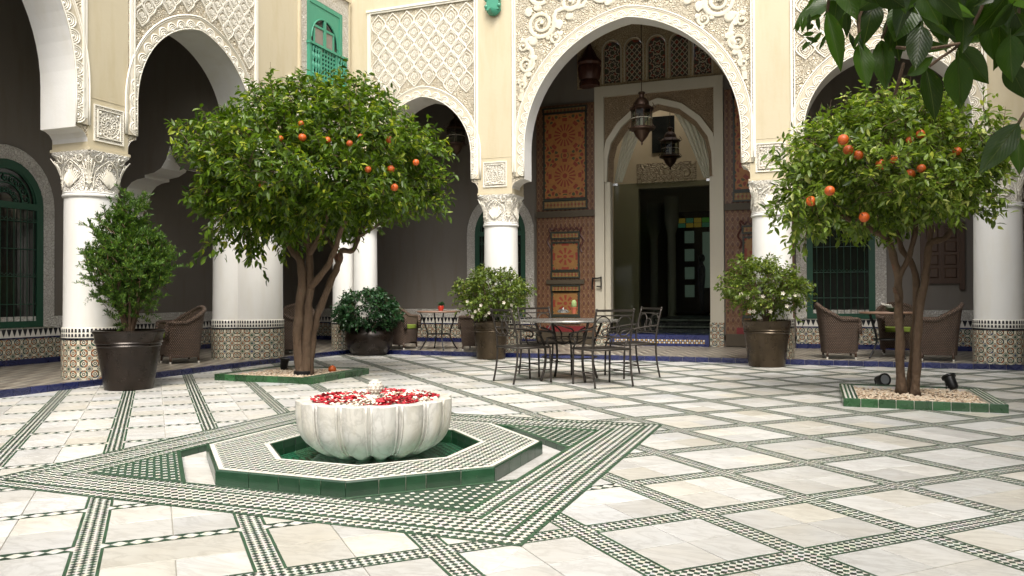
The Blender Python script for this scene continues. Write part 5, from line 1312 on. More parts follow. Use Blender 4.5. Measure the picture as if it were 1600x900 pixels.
pstem_([(560, 370, .3), (600, 345, .2), (640, 310, .1)], dL, .045, .025, b); pstem_([(430, 360, .1), (390, 330, 0), (350, 310, -.1)], dL, .05, .025, b)
part('trunk', b, BARK, tl_, smooth=True)
wr = MB(); wr.lathe([(.17, .02), (.17, .15), (.16, .16)], 14, (lb.x-.02, lb.y)); part('trunk_wrap', wr, BLACKM, tl_, smooth=40)
cL = at(491, 258, depth=dL)-Vector((lb.x, lb.y, .09))
def radL(d):
    az = math.atan2(d[1], d[0]); k = 2.28*(1+.05*math.sin(3*az)); dn = 1.02 if d[2] < 0 else 1.46
    return (k, k, dn)
foliage(tl_, 'leaves', (cL.x, cL.y, cL.z-.15), 4600, radL, .140, .054, 9, .30, .20, LEAF, rmin=.42, seed=3, lump=.15, tops=2)
sk = MB()
# low hanging sprays of the left tree
foliage(tl_, 'drooping_leaves', tuple(at(392, 352, depth=dL-.3)-Vector((lb.x, lb.y, .09))), 120, lambda d: (.95, .95, .50), .150, .062, 9, .4, -.35, LEAF, rmin=.1, seed=5, droop=.7)
def oranges(root, base, pts, dd, r):
    m = MB(); m.ball((0, 0, 0), r*.88, 14); m.tube([(0, 0, r*.9), (0, 0, r*1.5)], .008, 4, mi=1); me = m.mesh('orange', [ORG, BARK], True)
    for u, v, e in pts: p = at(u+random.uniform(-3, 3), v+random.uniform(-3, 3), depth=dd+e*random.uniform(.60, .78))-Vector(base); oo_ = lpart('orange', me, None, root, p, (random.random()*3, random.random()*3, 0)); q_ = random.uniform(.78, 1.05); oo_.scale = (q_, q_, q_*random.uniform(.88, 1.))
oranges(tl_, (lb.x, lb.y, .09), [(438, 214, -2.62), (469, 196, -2.65), (473, 213, -2.72), (512, 218, -2.72), (562, 211, -2.55), (408, 289, -2.55), (577, 264, -2.55), (614, 293, -2.25), (608, 217, -2.3), (545, 222, -2.65), (650, 252, -2.0), (420, 256, -2.6), (610, 262, -2.3)], dL, .075)
# right tree
rb = at(1418, 614, z=.09); dR = depth_of(rb)
tr_ = thing('orange_tree', 'smaller orange tree with three mottled stems in the planter at the right', 'orange tree', (rb.x, rb.y, .09), 0, 'orange trees in tiled planters')
b = MB()
pstem_([(1408, 616), (1406, 533), (1404, 475), (1403, 430), (1394, 395), (1388, 375), (1371, 364, -.1), (1345, 350, -.2), (1310, 335, -.2)], dR, .105, .055, b)
pstem_([(1404, 434), (1422, 396), (1431, 350), (1425, 310)], dR-.03, .07, .04, b)
pstem_([(1430, 618), (1433, 541), (1437, 486), (1447, 428), (1453, 382), (1480, 370), (1492, 335), (1510, 300)], dR-.05, .10, .05, b)
pstem_([(1423, 614), (1428, 533), (1432, 475), (1428, 420), (1411, 393), (1402, 365), (1395, 330)], dR+.12, .095, .045, b)
pstem_([(1433, 478, .1), (1442, 450, 0), (1450, 420)], dR, .07, .07, b); pstem_([(1453, 384), (1455, 350), (1450, 310)], dR, .06, .04, b)
pstem_([(1405, 470), (1399, 456), (1397, 449)], dR-.08, .05, .035, b)
part('trunk', b, BARK, tr_, smooth=True)
cR = at(1392, 262, depth=dR)-Vector((rb.x, rb.y, .09))
foliage(tr_, 'leaves', (cR.x, cR.y, cR.z-.02), 2300, lambda d: (1.42, 1.42, .86 if d[2] < 0 else .95), .120, .046, 9, .27, .28, LEAF2, rmin=.4, seed=11, lump=.15, tops=5)
foliage(tr_, 'side_leaves', tuple(at(1262, 300, depth=dR-.2)-Vector((rb.x, rb.y, .09))), 150, lambda d: (.5, .5, .62), .135, .055, 9, .3, -.1, LEAF2, rmin=.1, seed=12)
oranges(tr_, (rb.x, rb.y, .09), [(1392, 248, -1.72), (1374, 254, -1.70), (1422, 222, -1.68), (1437, 208, -1.66), (1327, 232, -1.6), (1341, 243, -1.6), (1437, 265, -1.7), (1498, 238, -1.5), (1297, 297, -1.5), (1352, 340, -1.35), (1265, 312, -1.1), (1318, 221, -1.5), (1420, 270, -1.66)], dR, .085)

def planter(name, label, x0, y0, x1, y1, h, seed):
    t = thing(name, label, 'planter', ((x0+x1)/2, (y0+y1)/2, 0), 0, 'green tiled planters')
    m = MB(); m.box(x0+.012, y0+.012, -.006, x1-.012, y1-.012, .05); part('bed', m, SOIL, t)
    rw = .20; fr_ = .06
    m = MB(); m.box(x0+.01, y0+.01, .0, x0+rw, y1-.01, h-.006); m.box(x1-rw, y0+.01, 0, x1-.01, y1-.01, h-.006); m.box(x0+rw, y1-rw, 0, x1-rw, y1-.01, h-.006); m.box(x0+rw, y0+.01, 0, x1-rw, y0+fr_, h-.006); part('curb', m, MWHITE, t)
    for axis, c0, c1, fx, out in (('x', x0, x1, y0, -1), ('x', x0, x1, y1, 1), ('y', y0, y1, x0, -1), ('y', y0, y1, x1, 1)):
        n = 9; st = (c1-c0)/n
        for i in range(n):
            a, b_ = c0+i*st+.004, c0+(i+1)*st-.004; m = MB()
            lo, hi = (fx-.002, fx+.03) if out < 0 else (fx-.03, fx+.002)
            if axis == 'x': m.bbox(a, lo, -.005, b_, hi, h, .006)
            else: m.bbox(lo, a, -.005, hi, b_, h-.001, .006)
            part('glazed_tile', m, GLZG2, t)
    st = MB()
    for k in range(3):
        o = .055+k*.055
        st.box(x0+o, y0+.04, h-.006, x0+o+.028, y1-o, h+.001); st.box(x1-o-.028, y0+.04, h-.006, x1-o, y1-o, h+.001); st.box(x0+o+.028, y1-o-.028, h-.006, x1-o-.028, y1-o, h+.001)
    part('green_stripes', st, GREENL, t)
    rs = np.random.RandomState(seed); g = MB(); n = 2600
    oct_f = [(0, 2, 4), (2, 1, 4), (1, 3, 4), (3, 0, 4), (2, 0, 5), (1, 2, 5), (3, 1, 5), (0, 3, 5)]
    for i in range(n):
        x, y = rs.uniform(x0+rw, x1-rw), rs.uniform(y0+fr_+.02, y1-rw); r = rs.uniform(.018, .038); z = .055+.03*rs.rand()+.02*math.sin(x*4)*math.sin(y*5); a = rs.uniform(0, 3)
        cx_, sx_ = math.cos(a)*r, math.sin(a)*r; e = rs.uniform(.5, .9)
        g.add([(x+cx_, y+sx_, z), (x-cx_, y-sx_, z), (x-sx_*e, y+cx_*e, z+.004), (x+sx_*e, y-cx_*e, z), (x, y, z+r*.6), (x, y, z-r*.6)], oct_f)
    gv = part('gravel', g, GRAV, t, kind='stuff'); return t
planter('planter', 'low green tiled planter of gravel round the left orange tree', 1.36, -6.98, 3.54, -4.98, .12, 1)
planter('planter', 'low green tiled planter of pale gravel round the right orange tree', 12.42, -6.95, 14.44, -4.93, .12, 2)
m = MB(); m.ball((0, 0, 0), .08, 16); m.tube([(0, 0, .075), (.01, 0, .09)], .01, 5, mi=1); fo_ = m.mesh('fallen_orange', [ORG, BARK], True); o = bpy.data.objects.new('fallen_orange', fo_); C.objects.link(o); o.location = at(519, 577, z=.13); tag(o, 'fallen orange lying on the gravel of the left planter', 'orange')
def spot(label, u, v, z, az, tilt):
    p = at(u, v, z=.06); t = thing('garden_spotlight', label, 'spotlight', p, az, 'garden spotlights'); 
    m = MB(); m.lathe([(.055, -.10), (.075, -.06), (.085, .09), (.105, .10), (.105, .13), (.085, .13), (.08, .11), (.001, .11)], 18)
    M_ = Matrix.Translation((0, 0, z)) @ Matrix.Rotation(tilt, 4, 'Y'); m.v = [tuple(M_ @ Vector(p)) for p in m.v]; lpart('lamp_head', m, BLACKM, t, smooth=40)
    m = MB(); m.lathe([(.001, .115), (.078, .118)], 18); m.v = [tuple(M_ @ Vector(p)) for p in m.v]; lpart('lens', m, simple('lamp lens', (.25, .26, .27), .1, bump=0) if 'lamp lens' not in bpy.data.materials else bpy.data.materials['lamp lens'], t)
    m = MB(); m.tube([(0, 0, -.02), (0, 0, z-.08)], .02, 6); m.tube([(0, -.095, z), (0, -.095, z-.12), (0, .095, z-.12), (0, .095, z)], .010, 5); lpart('stake', m, BLACKM, t)
spot('black spotlight turned to the viewer at the left of the right planter', 1376, 603, .10, R(-60), R(80))
spot('black spotlight tilted up and leaning at the right of the right planter', 1487, 612, .13, R(120), R(35))
spot('black spotlight standing beside the trunk of the left orange tree', 444, 579, .13, R(0), R(10))

# ================================================================== POTTED PLANTS
def pot_mb(rt_, rb_, h, n=40):
    m = MB(); m.lathe([(rb_*.96, 0), (rb_, .012), (rb_+(rt_-rb_)*.62, h*.72), (rb_+(rt_-rb_)*.62+.02, h*.74), (rb_+(rt_-rb_)*.66, h*.765), (rb_+(rt_-rb_)*.70+.02, h*.79), (rb_+(rt_-rb_)*.74, h*.81), (rt_*.955, h*.93), (rt_*.985, h*.95), (rt_, h*.97), (rt_, h*.995), (rt_*.96, h), (rt_*.92, h*.97), (rt_*.90, h*.9)], n); return m
def soil_mb(r, z):
    m = MB(); m.surf(lambda u, v: (r*v*math.cos(2*PI*u), r*v*math.sin(2*PI*u), z+.02*math.sin(v*9+u*20)), 20, 4, cu=True); return m
def potplant(label, x, y, rt_, rb_, h, mat, group='large potted plants on the marble'):
    t = thing('potted_plant', label, 'potted plant', (x, y, 0), 0, group); lpart('pot', pot_mb(rt_, rb_, h), mat, t, smooth=35); lpart('soil', soil_mb(rt_*.91, h*.93), SOIL, t); return t
p = at(194, 609, z=0)
t = potplant('tall dark pot with a loose upright conifer in front of the large left column', p.x-.05, p.y+.15, .58, .39, 1.02, POT)
b = MB()
for i in range(9):
    a = i*.7; b.tube(cr([(0.03*math.cos(a), .03*math.sin(a), .92), (.12*math.cos(a), .12*math.sin(a), 1.25), (.3*math.cos(a), .3*math.sin(a), 1.9), (.38*math.cos(a+.2), .38*math.sin(a+.2), 2.5)]), [.035-.0018*k for k in range(13)], 6)
lpart('stems', b, BARK, t, smooth=True)
def conif(c, r, n, seed, l=.34):
    foliage(t, 'foliage', c, n, lambda d: r, .066, .017, 34, l, .9, LEAFC, rmin=.25, seed=seed, lump=.18, out=.45, droop=-.55, rdist=.6)
conif((0, 0, 2.12), (.60, .60, .80), 1000, 21, .26); conif((-.02, 0, 2.98), (.22, .22, .38), 100, 22, .26); conif((-.50, -.10, 2.30), (.24, .24, .22), 60, 23, .26); conif((.34, .1, 2.15), (.34, .34, .52), 170, 24, .26); conif((-.05, 0, 1.45), (.34, .34, .36), 150, 25, .26)
def shrub(label, u, v, rt_, rb_, h, mat, c, r, seed, leafmat, n=700, L=.085, W=.045, flowers=True, dz=0):
    global t
    p = at(u, v, z=0); t = potplant(label, p.x, p.y+.3, rt_, rb_, h, mat)
    b = MB()
    for i in range(11):
        a = i*.63+seed; k = .6+.3*random.random(); b.tube(cr([(0.04*math.cos(a), .04*math.sin(a), h*.9), (.18*k*math.cos(a), .18*k*math.sin(a), h+.25), (r[0]*.6*k*math.cos(a+.3), r[0]*.6*k*math.sin(a+.3), c[2]), (r[0]*.75*k*math.cos(a+.2), r[0]*.75*k*math.sin(a+.2), c[2]+.3)]), [.022-.001*q for q in range(13)], 5)
    lpart('stems', b, BARK, t, smooth=True)
    foliage(t, 'foliage', c, n, lambda d: (r[0], r[1], r[2] if d[2] > 0 else r[2]*.75), L, W, 10, .26, .45, leafmat, rmin=.4, seed=seed, lump=.13)
    if flowers:
        f = MB()
        for i in range(11):
            a = random.uniform(-2.2, -.4); e = random.uniform(-.7, .1); x, y, z = c[0]+r[0]*.92*math.cos(a)*math.cos(e), c[1]+r[1]*.92*math.sin(a)*math.cos(e), c[2]+r[2]*.9*math.sin(e)-.15
            for k in range(5): q = 2*PI*k/5; f.poly([(x, y, z), (x+.035*math.cos(q-.5), y-.01, z+.035*math.sin(q-.5)), (x+.05*math.cos(q), y-.02, z+.05*math.sin(q)), (x+.035*math.cos(q+.5), y-.01, z+.035*math.sin(q+.5))])
        lpart('white_flowers', f, bpy.data.materials['cream petals'], t, kind='stuff')
shrub('bronze pot with a pale green white flowering shrub, before the column right of the portal', 1197, 574, .53, .39, 1.02, POTB, (-.05, 0, 1.72), (.88, .85, .62), 31, LEAFS)
shrub('bronze pot with a ragged light green shrub behind the iron chairs', 760, 562, .46, .36, .95, POTB, (.05, 0, 1.58), (.86, .8, .62), 32, LEAFS)
p = at(565, 556, z=0); t = thing('potted_plant', 'squat round black bowl with a dense dark green dome shrub, in the corner', 'potted plant', (p.x, p.y+.4, 0), 0, 'large potted plants on the marble')
m = MB(); m.lathe([(.42, 0), (.46, .02), (.60, .22), (.66, .42), (.64, .58), (.56, .70), (.52, .74), (.55, .77), (.53, .79), (.48, .76)], 36); lpart('pot', m, POT, t, smooth=35); lpart('soil', soil_mb(.5, .72), SOIL, t)
foliage(t, 'foliage', (-.03, 0, 1.12), 900, lambda d: (.78, .78, .60 if d[2] > 0 else .42), .095, .055, 9, .20, .3, LEAFD, rmin=.6, seed=41, lump=.06)

# ================================================================== WICKER SETS
def wicker_chair(label, x, y, az, group='wicker armchairs in the galleries', src=None):
    if src: return dup(src, (x, y, .112), az, label, group)
    t = thing('wicker_armchair', label, 'armchair', (x, y, .112), az, group); t.scale = (Q, Q, Q)
    def rad(th, z):                        # a rounded square plan, flaring to the top
        c, s = abs(math.cos(th)), abs(math.sin(th)); sq = 1/((c**3.2+s**3.2)**(1/3.2)); return sq*(.262+.085*(z/.86)**1.3)
    def top(th): k = max(0, -math.cos(th)); return .635+.235*k**1.2
    a0 = R(42)
    m = MB(); nu = 44
    def wall_(o, z0):
        return lambda u, v: (lambda th: (lambda z: ((rad(th, z)+o)*math.cos(th), (rad(th, z)+o)*math.sin(th), z))(z0+(top(th)-z0)*v))(a0+(2*PI-2*a0)*u)
    m.surf(wall_(0, .09), nu, 12); m.surf(wall_(-.035, .30), nu, 8)
    lpart('shell', m, WICK, t, smooth=True)
    m = MB(); P = [((rad(th, top(th))-.015)*math.cos(th), (rad(th, top(th))-.015)*math.sin(th), top(th)) for th in [a0+(2*PI-2*a0)*i/nu for i in range(nu+1)]]
    P = [(P[0][0]+.015, P[0][1], .40), (P[0][0]+.012, P[0][1], .55)]+P+[(P[-1][0]+.012, P[-1][1], .55), (P[-1][0]+.015, P[-1][1], .40)]
    m.tube(P, .034, 8); lpart('rolled_rim', m, WICK, t, smooth=True)
    m = MB(); m.surf(lambda u, v: (lambda th, z: (rad(th, z)*math.cos(th), rad(th, z)*math.sin(th), z))(-a0+2*a0*u, .11+.03*math.sin(PI*u)+(.28-.03*math.sin(PI*u))*v), 14, 5)
    m.surf(lambda u, v: ((rad(2*PI*u, .38)-.01)*v*math.cos(2*PI*u), (rad(2*PI*u, .38)-.01)*v*math.sin(2*PI*u), .385), 28, 3, cu=True); lpart('seat_front', m, WICK, t, smooth=40)
    m = MB(); m.surf(lambda u, v: (lambda th, f: (.01+.245*f*math.cos(th)/((abs(math.cos(th))**4+abs(math.sin(th))**4)**.25), .245*f*math.sin(th)/((abs(math.cos(th))**4+abs(math.sin(th))**4)**.25), .395+.075*(v if v < .4 else 1)*(1 if v < .75 else 1)*(1-.0)+(-.0)))(2*PI*u, (.97 if v < .1 else (1.0 if v < .6 else (1.6-v)*1.0)) if v < .99 else .02), 32, 8, cu=True); lpart('cushion', m, CUSH, t, smooth=60)
    for sx in (-1, 1):
        for sy in (-1, 1):
            m = MB(); m.tube([(sx*.205, sy*.205, .13), (sx*.215, sy*.215, .03)], .017, 6); lg = lpart('leg', m, DWOOD, t, smooth=True); m = MB(); m.lathe([(.015, 0), (.016, .03)], 8, (sx*.215, sy*.215)); lpart('foot_cap', m, WHITET, lg)
    return t
def round_table(label, x, y, src=None, r=.42):
    if src: return dup(src, (x, y, .112), None, label, 'round tables in the galleries')
    t = thing('round_table', label, 'table', (x, y, .112), .4, 'round tables in the galleries'); t.scale = (Q, Q, Q)
    m = MB(); m.lathe([(r-.01, .715), (r, .72), (r+.003, .735), (r-.004, .745), (.001, .746)], 36); lpart('tabletop', m, TBLW, t, smooth=40)
    for k in range(4):
        a = PI/2*k+.3; m = MB(); m.tube(cr([((r-.06)*math.cos(a), (r-.06)*math.sin(a), .71), ((r-.14)*math.cos(a), (r-.14)*math.sin(a), .50), ((r-.20)*math.cos(a), (r-.20)*math.sin(a), .28), ((r-.12)*math.cos(a), (r-.12)*math.sin(a), .10), ((r-.05)*math.cos(a), (r-.05)*math.sin(a), .0)]), .014, 6); lpart('leg', m, BLACKM, t, smooth=True)
    m = MB(); m.tube([((r-.20)*math.cos(2*PI*i/24), (r-.20)*math.sin(2*PI*i/24), .30) for i in range(24)], .009, 5, closed=True); lpart('ring_stretcher', m, BLACKM, t, smooth=True); return t
wc = wicker_chair('brown wicker armchair with its back to the bronze pot, left of the right tree', 12.58, .82, R(8))
wicker_chair('brown wicker armchair nearest the far right column, facing left to its table', 14.62, .86, R(172), src=wc)
tx = at(1386, 500, y=1.25).x
wicker_chair('brown wicker armchair behind the table under the right tree, facing the courtyard', at(1402, 500, y=2.35).x, 2.35, R(-92), src=wc)
rt1 = round_table('round wooden table between the wicker armchairs behind the right orange tree', tx, 1.25)
wicker_chair('wicker armchair left of the round table in the corner, beside the black bowl', 1.15, .75, R(-8), src=wc)
wicker_chair('wicker armchair right of the round table in the corner, half hidden by the bronze pot', 3.45, .80, R(185), src=wc)
round_table('round wooden table with a small red pot in the corner gallery', 2.32, .75, src=rt1)
wicker_chair('wicker armchair with a green cushion behind the tall conifer pot', -1.30, -5.05, R(-118), src=wc)
wicker_chair('wicker armchair in shadow just right of the thick column behind the left tree', -.75, -2.05, R(60), src=wc)
wicker_chair('wicker armchair in shadow between the left tree stems and the paired columns', -1.3, -.75, R(-60), src=wc)
def small_pot(label, p, s, mat, plant=True, mat2=None):
    t = thing('small_plant_pot', label, 'plant pot', p, 0, 'small plant pots'); m = MB(); m.lathe([(.045*s, 0), (.065*s, .05*s), (.07*s, .10*s), (.055*s, .12*s), (.05*s, .10*s)], 16); lpart('pot', m, mat, t, smooth=35)
    if plant: foliage(t, 'leaves', (0, 0, .135*s), 26, lambda d: (.06*s, .06*s, .035*s), .05*s, .03*s, 5, .04, .6, LEAFD, rmin=.2, seed=int(s*50))
    return t
small_pot('small red pot with a green plant on the round table in the corner', (2.40, .72, .112+.746*Q), 1.25, simple('red glazed pot', (.45, .035, .02), .3))
# green bowl with pale sprig on the right table
t = thing('bowl', 'green bowl with a pale sprig on the table behind the right orange tree', 'bowl', (tx+.12, 1.15, .112+.746*Q)); m = MB(); m.lathe([(.06, 0), (.14, .04), (.20, .10), (.19, .10), (.12, .04), (.001, .03)], 20); lpart('dish', m, GLZG, t, smooth=35)
m = MB(); 
for k in range(5): m.tube([(0, 0, .06), (-.05-.05*k, .02*k-.04, .16+.01*k), (-.13-.03*k, .03*k-.05, .15)], [.012, .014, .004], 5)
lpart('sprig', m, STONE, t)
# console with pot in the left gallery
cp = at(331, 540, z=.11); t = thing('console_table', 'low dark console with a pale shelf in the left gallery beside the thick column', 'console', (-3.75, cp.y+.6, .11)); 
m = MB(); m.box(-.35, -.75, .62, .35, .75, .68); lpart('top', m, TBLW, t); m = MB(); m.box(-.32, -.72, .10, .32, .72, .15); lpart('shelf', m, TBLW, t)
for sx in (-1, 1):
    for sy in (-1, 1): m = MB(); m.box(sx*.3-.03, sy*.68-.03, 0, sx*.3+.03, sy*.68+.03, .62); lpart('leg', m, DWOOD, t)
small_pot('pale terracotta pot on the console in the left gallery', (-3.65, cp.y+.35, .79), 1.7, TERRAL)

# ================================================================== IRON SET
def iron_chair(label, x, y, az, src=None):
    if src: return dup(src, (x, y, .002), az, label, 'iron patio chairs round the iron table')
    t = thing('iron_chair', label, 'chair', (x, y, .002), az, 'iron patio chairs round the iron table'); t.scale = (Q, Q, Q)
    r = .0115
    for sy in (-1, 1):
        y_ = sy*.265
        m = MB(); m.tube(cr([(-.30, y_, 0), (-.255, y_, .22), (-.24, y_, .45), (-.265, y_, .68), (-.335, y_*.98, .93)]), .013, 6); m.ball((-.336, y_*.98, .935), .017, 8); lpart('back_leg', m, IRON, t, smooth=True)
        m = MB(); m.tube(cr([(.25, y_, 0), (.245, y_, .22), (.235, y_, .45)]), .013, 6); lpart('front_leg', m, IRON, t, smooth=True)
        m = MB(); m.tube(cr([(-.27, y_, .70), (-.12, y_*1.04, .69), (.10, y_*1.04, .66), (.24, y_*1.04, .64), (.30, y_, .60), (.27, y_, .555), (.21, y_, .57), (.19, y_, .52), (.235, y_, .45)]), r, 6); lpart('arm', m, IRON, t, smooth=True)
        m = MB(); m.tube([(-.262, y_, .17), (.247, y_, .17)], .008, 5); lpart('side_stretcher', m, IRON, t)
    m = MB(); m.tube(cr([(-.26, 0, .17), (-.05, 0, .17), (.06, .1, .17), (.06, -.1, .17)])[:0] or [(0, -.262, .17), (0, .262, .17)], .008, 5); lpart('cross_stretcher', m, IRON, t)
    m = MB()
    for (x0, y0, x1, y1) in ((-.25, -.265, .25, -.265), (-.25, .265, .25, .265), (-.25, -.265, -.25, .265), (.25, -.265, .25, .265)): m.tube([(x0, y0, .45), (x1, y1, .45)], .014, 6)
    lpart('seat_frame', m, IRON, t, smooth=True)
    for i in range(9): 
        m = MB(); x_ = -.22+.055*i; m.box(x_-.020, -.26, .447+.004*(i % 2), x_+.020, .26, .452+.004*(i % 2)); lpart('seat_strap', m, IRON, t)
    for i in range(8):
        m = MB(); y_ = -.225+.064*i; m.box(-.245, y_-.018, .4565, .245, y_+.018, .4605); lpart('seat_strap', m, IRON, t)
    for z, x_ in ((.925, -.333), (.865, -.315)):
        m = MB(); m.box(x_-.006, -.26, z-.014, x_+.006, .26, z+.014) if z > .9 else m.tube([(x_, -.26, z), (x_, .26, z)], .008, 5); lpart('top_rail', m, IRON, t)
    m = MB(); m.tube([(-.26, -.26, .60), (-.26, .26, .60)], .008, 5); lpart('lower_rail', m, IRON, t)
    xb = lambda z: -.262-.05*(z-.62)/.25
    for cy, cz, rr in ((0, .70, .082), (-.150, .735, .108), (.150, .735, .108)):
        m = MB(); m.tube([(xb(cz+rr*math.sin(2*PI*i/24)), cy+rr*math.cos(2*PI*i/24), cz+rr*1.1*math.sin(2*PI*i/24)) for i in range(24)], .008, 5, closed=True)
        lpart('back_scroll', m, IRON, t, smooth=True)
    return t
TX, TY = 7.72, -4.72
ic = iron_chair('iron chair nearest the viewer, its scrolled back turned to us', 8.52, -5.42, R(135))
iron_chair('iron chair at the far right of the iron table, seen from its side back', 8.68, -3.78, R(222), src=ic)
iron_chair('iron chair at the left of the iron table beside the ragged potted shrub', 7.02, -5.32, R(50), src=ic)
iron_chair('iron chair behind the iron table facing the viewer, before the painted door', 7.0, -3.95, R(-40), src=ic)
t = thing('iron_table', 'round bronze coloured iron patio table with curved legs', 'table', (TX, TY, .002), 0); t.scale = (Q, Q, Q)
TT = simple('metal table top', (.20, .19, .175), .28, metal=.5, bump=.1)
m = MB(); m.lathe([(.63, .765), (.655, .768), (.66, .78), (.655, .792), (.64, .793), (.001, .793)], 48); lpart('tabletop', m, TT, t, smooth=40)
for k in range(4):
    a = R(45)+PI/2*k+R(0); c_, s_ = math.cos(a), math.sin(a)
    m = MB(); m.tube(cr([(.50*c_, .50*s_, .765), (.44*c_, .44*s_, .62), (.36*c_, .36*s_, .42), (.36*c_, .36*s_, .20), (.42*c_, .42*s_, .0)]), .017, 7); lpart('leg', m, IRON, t, smooth=True)
    m = MB(); m.tube(cr([(.42*c_, .42*s_, .70), (.30*c_, .30*s_, .66), (.22*c_, .22*s_, .60), (.22*c_, .22*s_, .52), (.10*c_, .10*s_, .47), (.0, .0, .50)]), .011, 6); lpart('bracket_scroll', m, IRON, t, smooth=True)
m = MB(); m.tube([(.36*math.cos(2*PI*i/24), .36*math.sin(2*PI*i/24), .30) for i in range(24)], .009, 5, closed=True); m.tube([(.30*math.cos(2*PI*i/24), .30*math.sin(2*PI*i/24), .55) for i in range(24)], .008, 5, closed=True); lpart('ring_stretcher', m, IRON, t, smooth=True)
zt = .002+.7935*Q
p = at(880, 489, z=zt); t = thing('covered_dish', 'small silver covered dish on the iron table', 'dish', (p.x, p.y, zt)); m = MB(); m.lathe([(.10, 0), (.16, .015), (.17, .03), (.14, .045), (.15, .05), (.11, .085), (.03, .10), (.015, .12), (.025, .135), (.001, .15)], 24); lpart('body', m, SILV, t, smooth=35)
p = at(897, 490, z=zt); t = thing('potted_cactus', 'little cactus in a terracotta pot on the iron table', 'cactus', (p.x, p.y, zt)); m = MB(); m.lathe([(.055, 0), (.075, .13), (.085, .135), (.085, .16), (.07, .16), (.001, .15)], 18); lpart('pot', m, TERRA, t, smooth=35)
m = MB(); m.lathe([(.05, .15), (.065, .19), (.062, .27), (.04, .33), (.001, .345)], 24, fn=lambda a, z: 1+.10*math.cos(12*a)); lpart('cactus', m, CACT, t, smooth=True)

# ------------------------------------------------------------------ someone far inside the hall
fp = at(1096, 430, y=14.6); pz = Q
t = thing('person', 'person in dark clothes standing far inside the hall near the far door', 'person', (fp.x, fp.y, .80), R(200)); t.scale = (Q, Q, Q)
SK = [((0, 0, .95), .13, .10), ((0, 0, 1.12), .125, .095), ((0, 0, 1.32), .16, .10), ((0, 0, 1.43), .07, .06), ((.01, 0, 1.50), .055, .055), ((.015, 0, 1.60), .082, .10), ((.01, 0, 1.70), .055, .065),
      ((0, .20, 1.38), .055, .055), ((-.02, .25, 1.12), .042, .042), ((.06, .24, .90), .03, .03), ((.10, .23, .82), .026, .018), ((0, -.20, 1.38), .055, .055), ((-.02, -.25, 1.12), .042, .042), ((.07, -.22, .90), .03, .03), ((.11, -.20, .82), .026, .018),
      ((0, .09, .88), .085, .085), ((.02, .10, .50), .06, .06), ((-.01, .10, .10), .042, .042), ((.12, .11, .03), .03, .028), ((0, -.09, .88), .085, .085), ((-.02, -.10, .50), .06, .06), ((-.04, -.10, .10), .042, .042), ((.08, -.11, .03), .03, .028)]
ED = [(0, 1), (1, 2), (2, 3), (3, 4), (4, 5), (5, 6), (2, 7), (7, 8), (8, 9), (9, 10), (2, 11), (11, 12), (12, 13), (13, 14), (0, 15), (15, 16), (16, 17), (17, 18), (0, 19), (19, 20), (20, 21), (21, 22)]
me = bpy.data.meshes.new('body'); me.from_pydata([k[0] for k in SK], ED, []); me.materials.append(simple('dark clothing', (.035, .035, .045), .8))
po = bpy.data.objects.new('body', me); C.objects.link(po); po.parent = t; sk_ = po.modifiers.new('skin', 'SKIN'); po.modifiers.new('sub', 'SUBSURF').render_levels = 2
for i, k in enumerate(SK): me.skin_vertices[0].data[i].radius = (k[1], k[2])
me.skin_vertices[0].data[0].use_root = True
m = MB(); m.lathe([(.001, 1.50), (.088, 1.54), (.10, 1.62), (.085, 1.70), (.04, 1.74), (.001, 1.745)], 14, (-.01, 0)); lpart('hair', m, BLACKM, t, smooth=True)

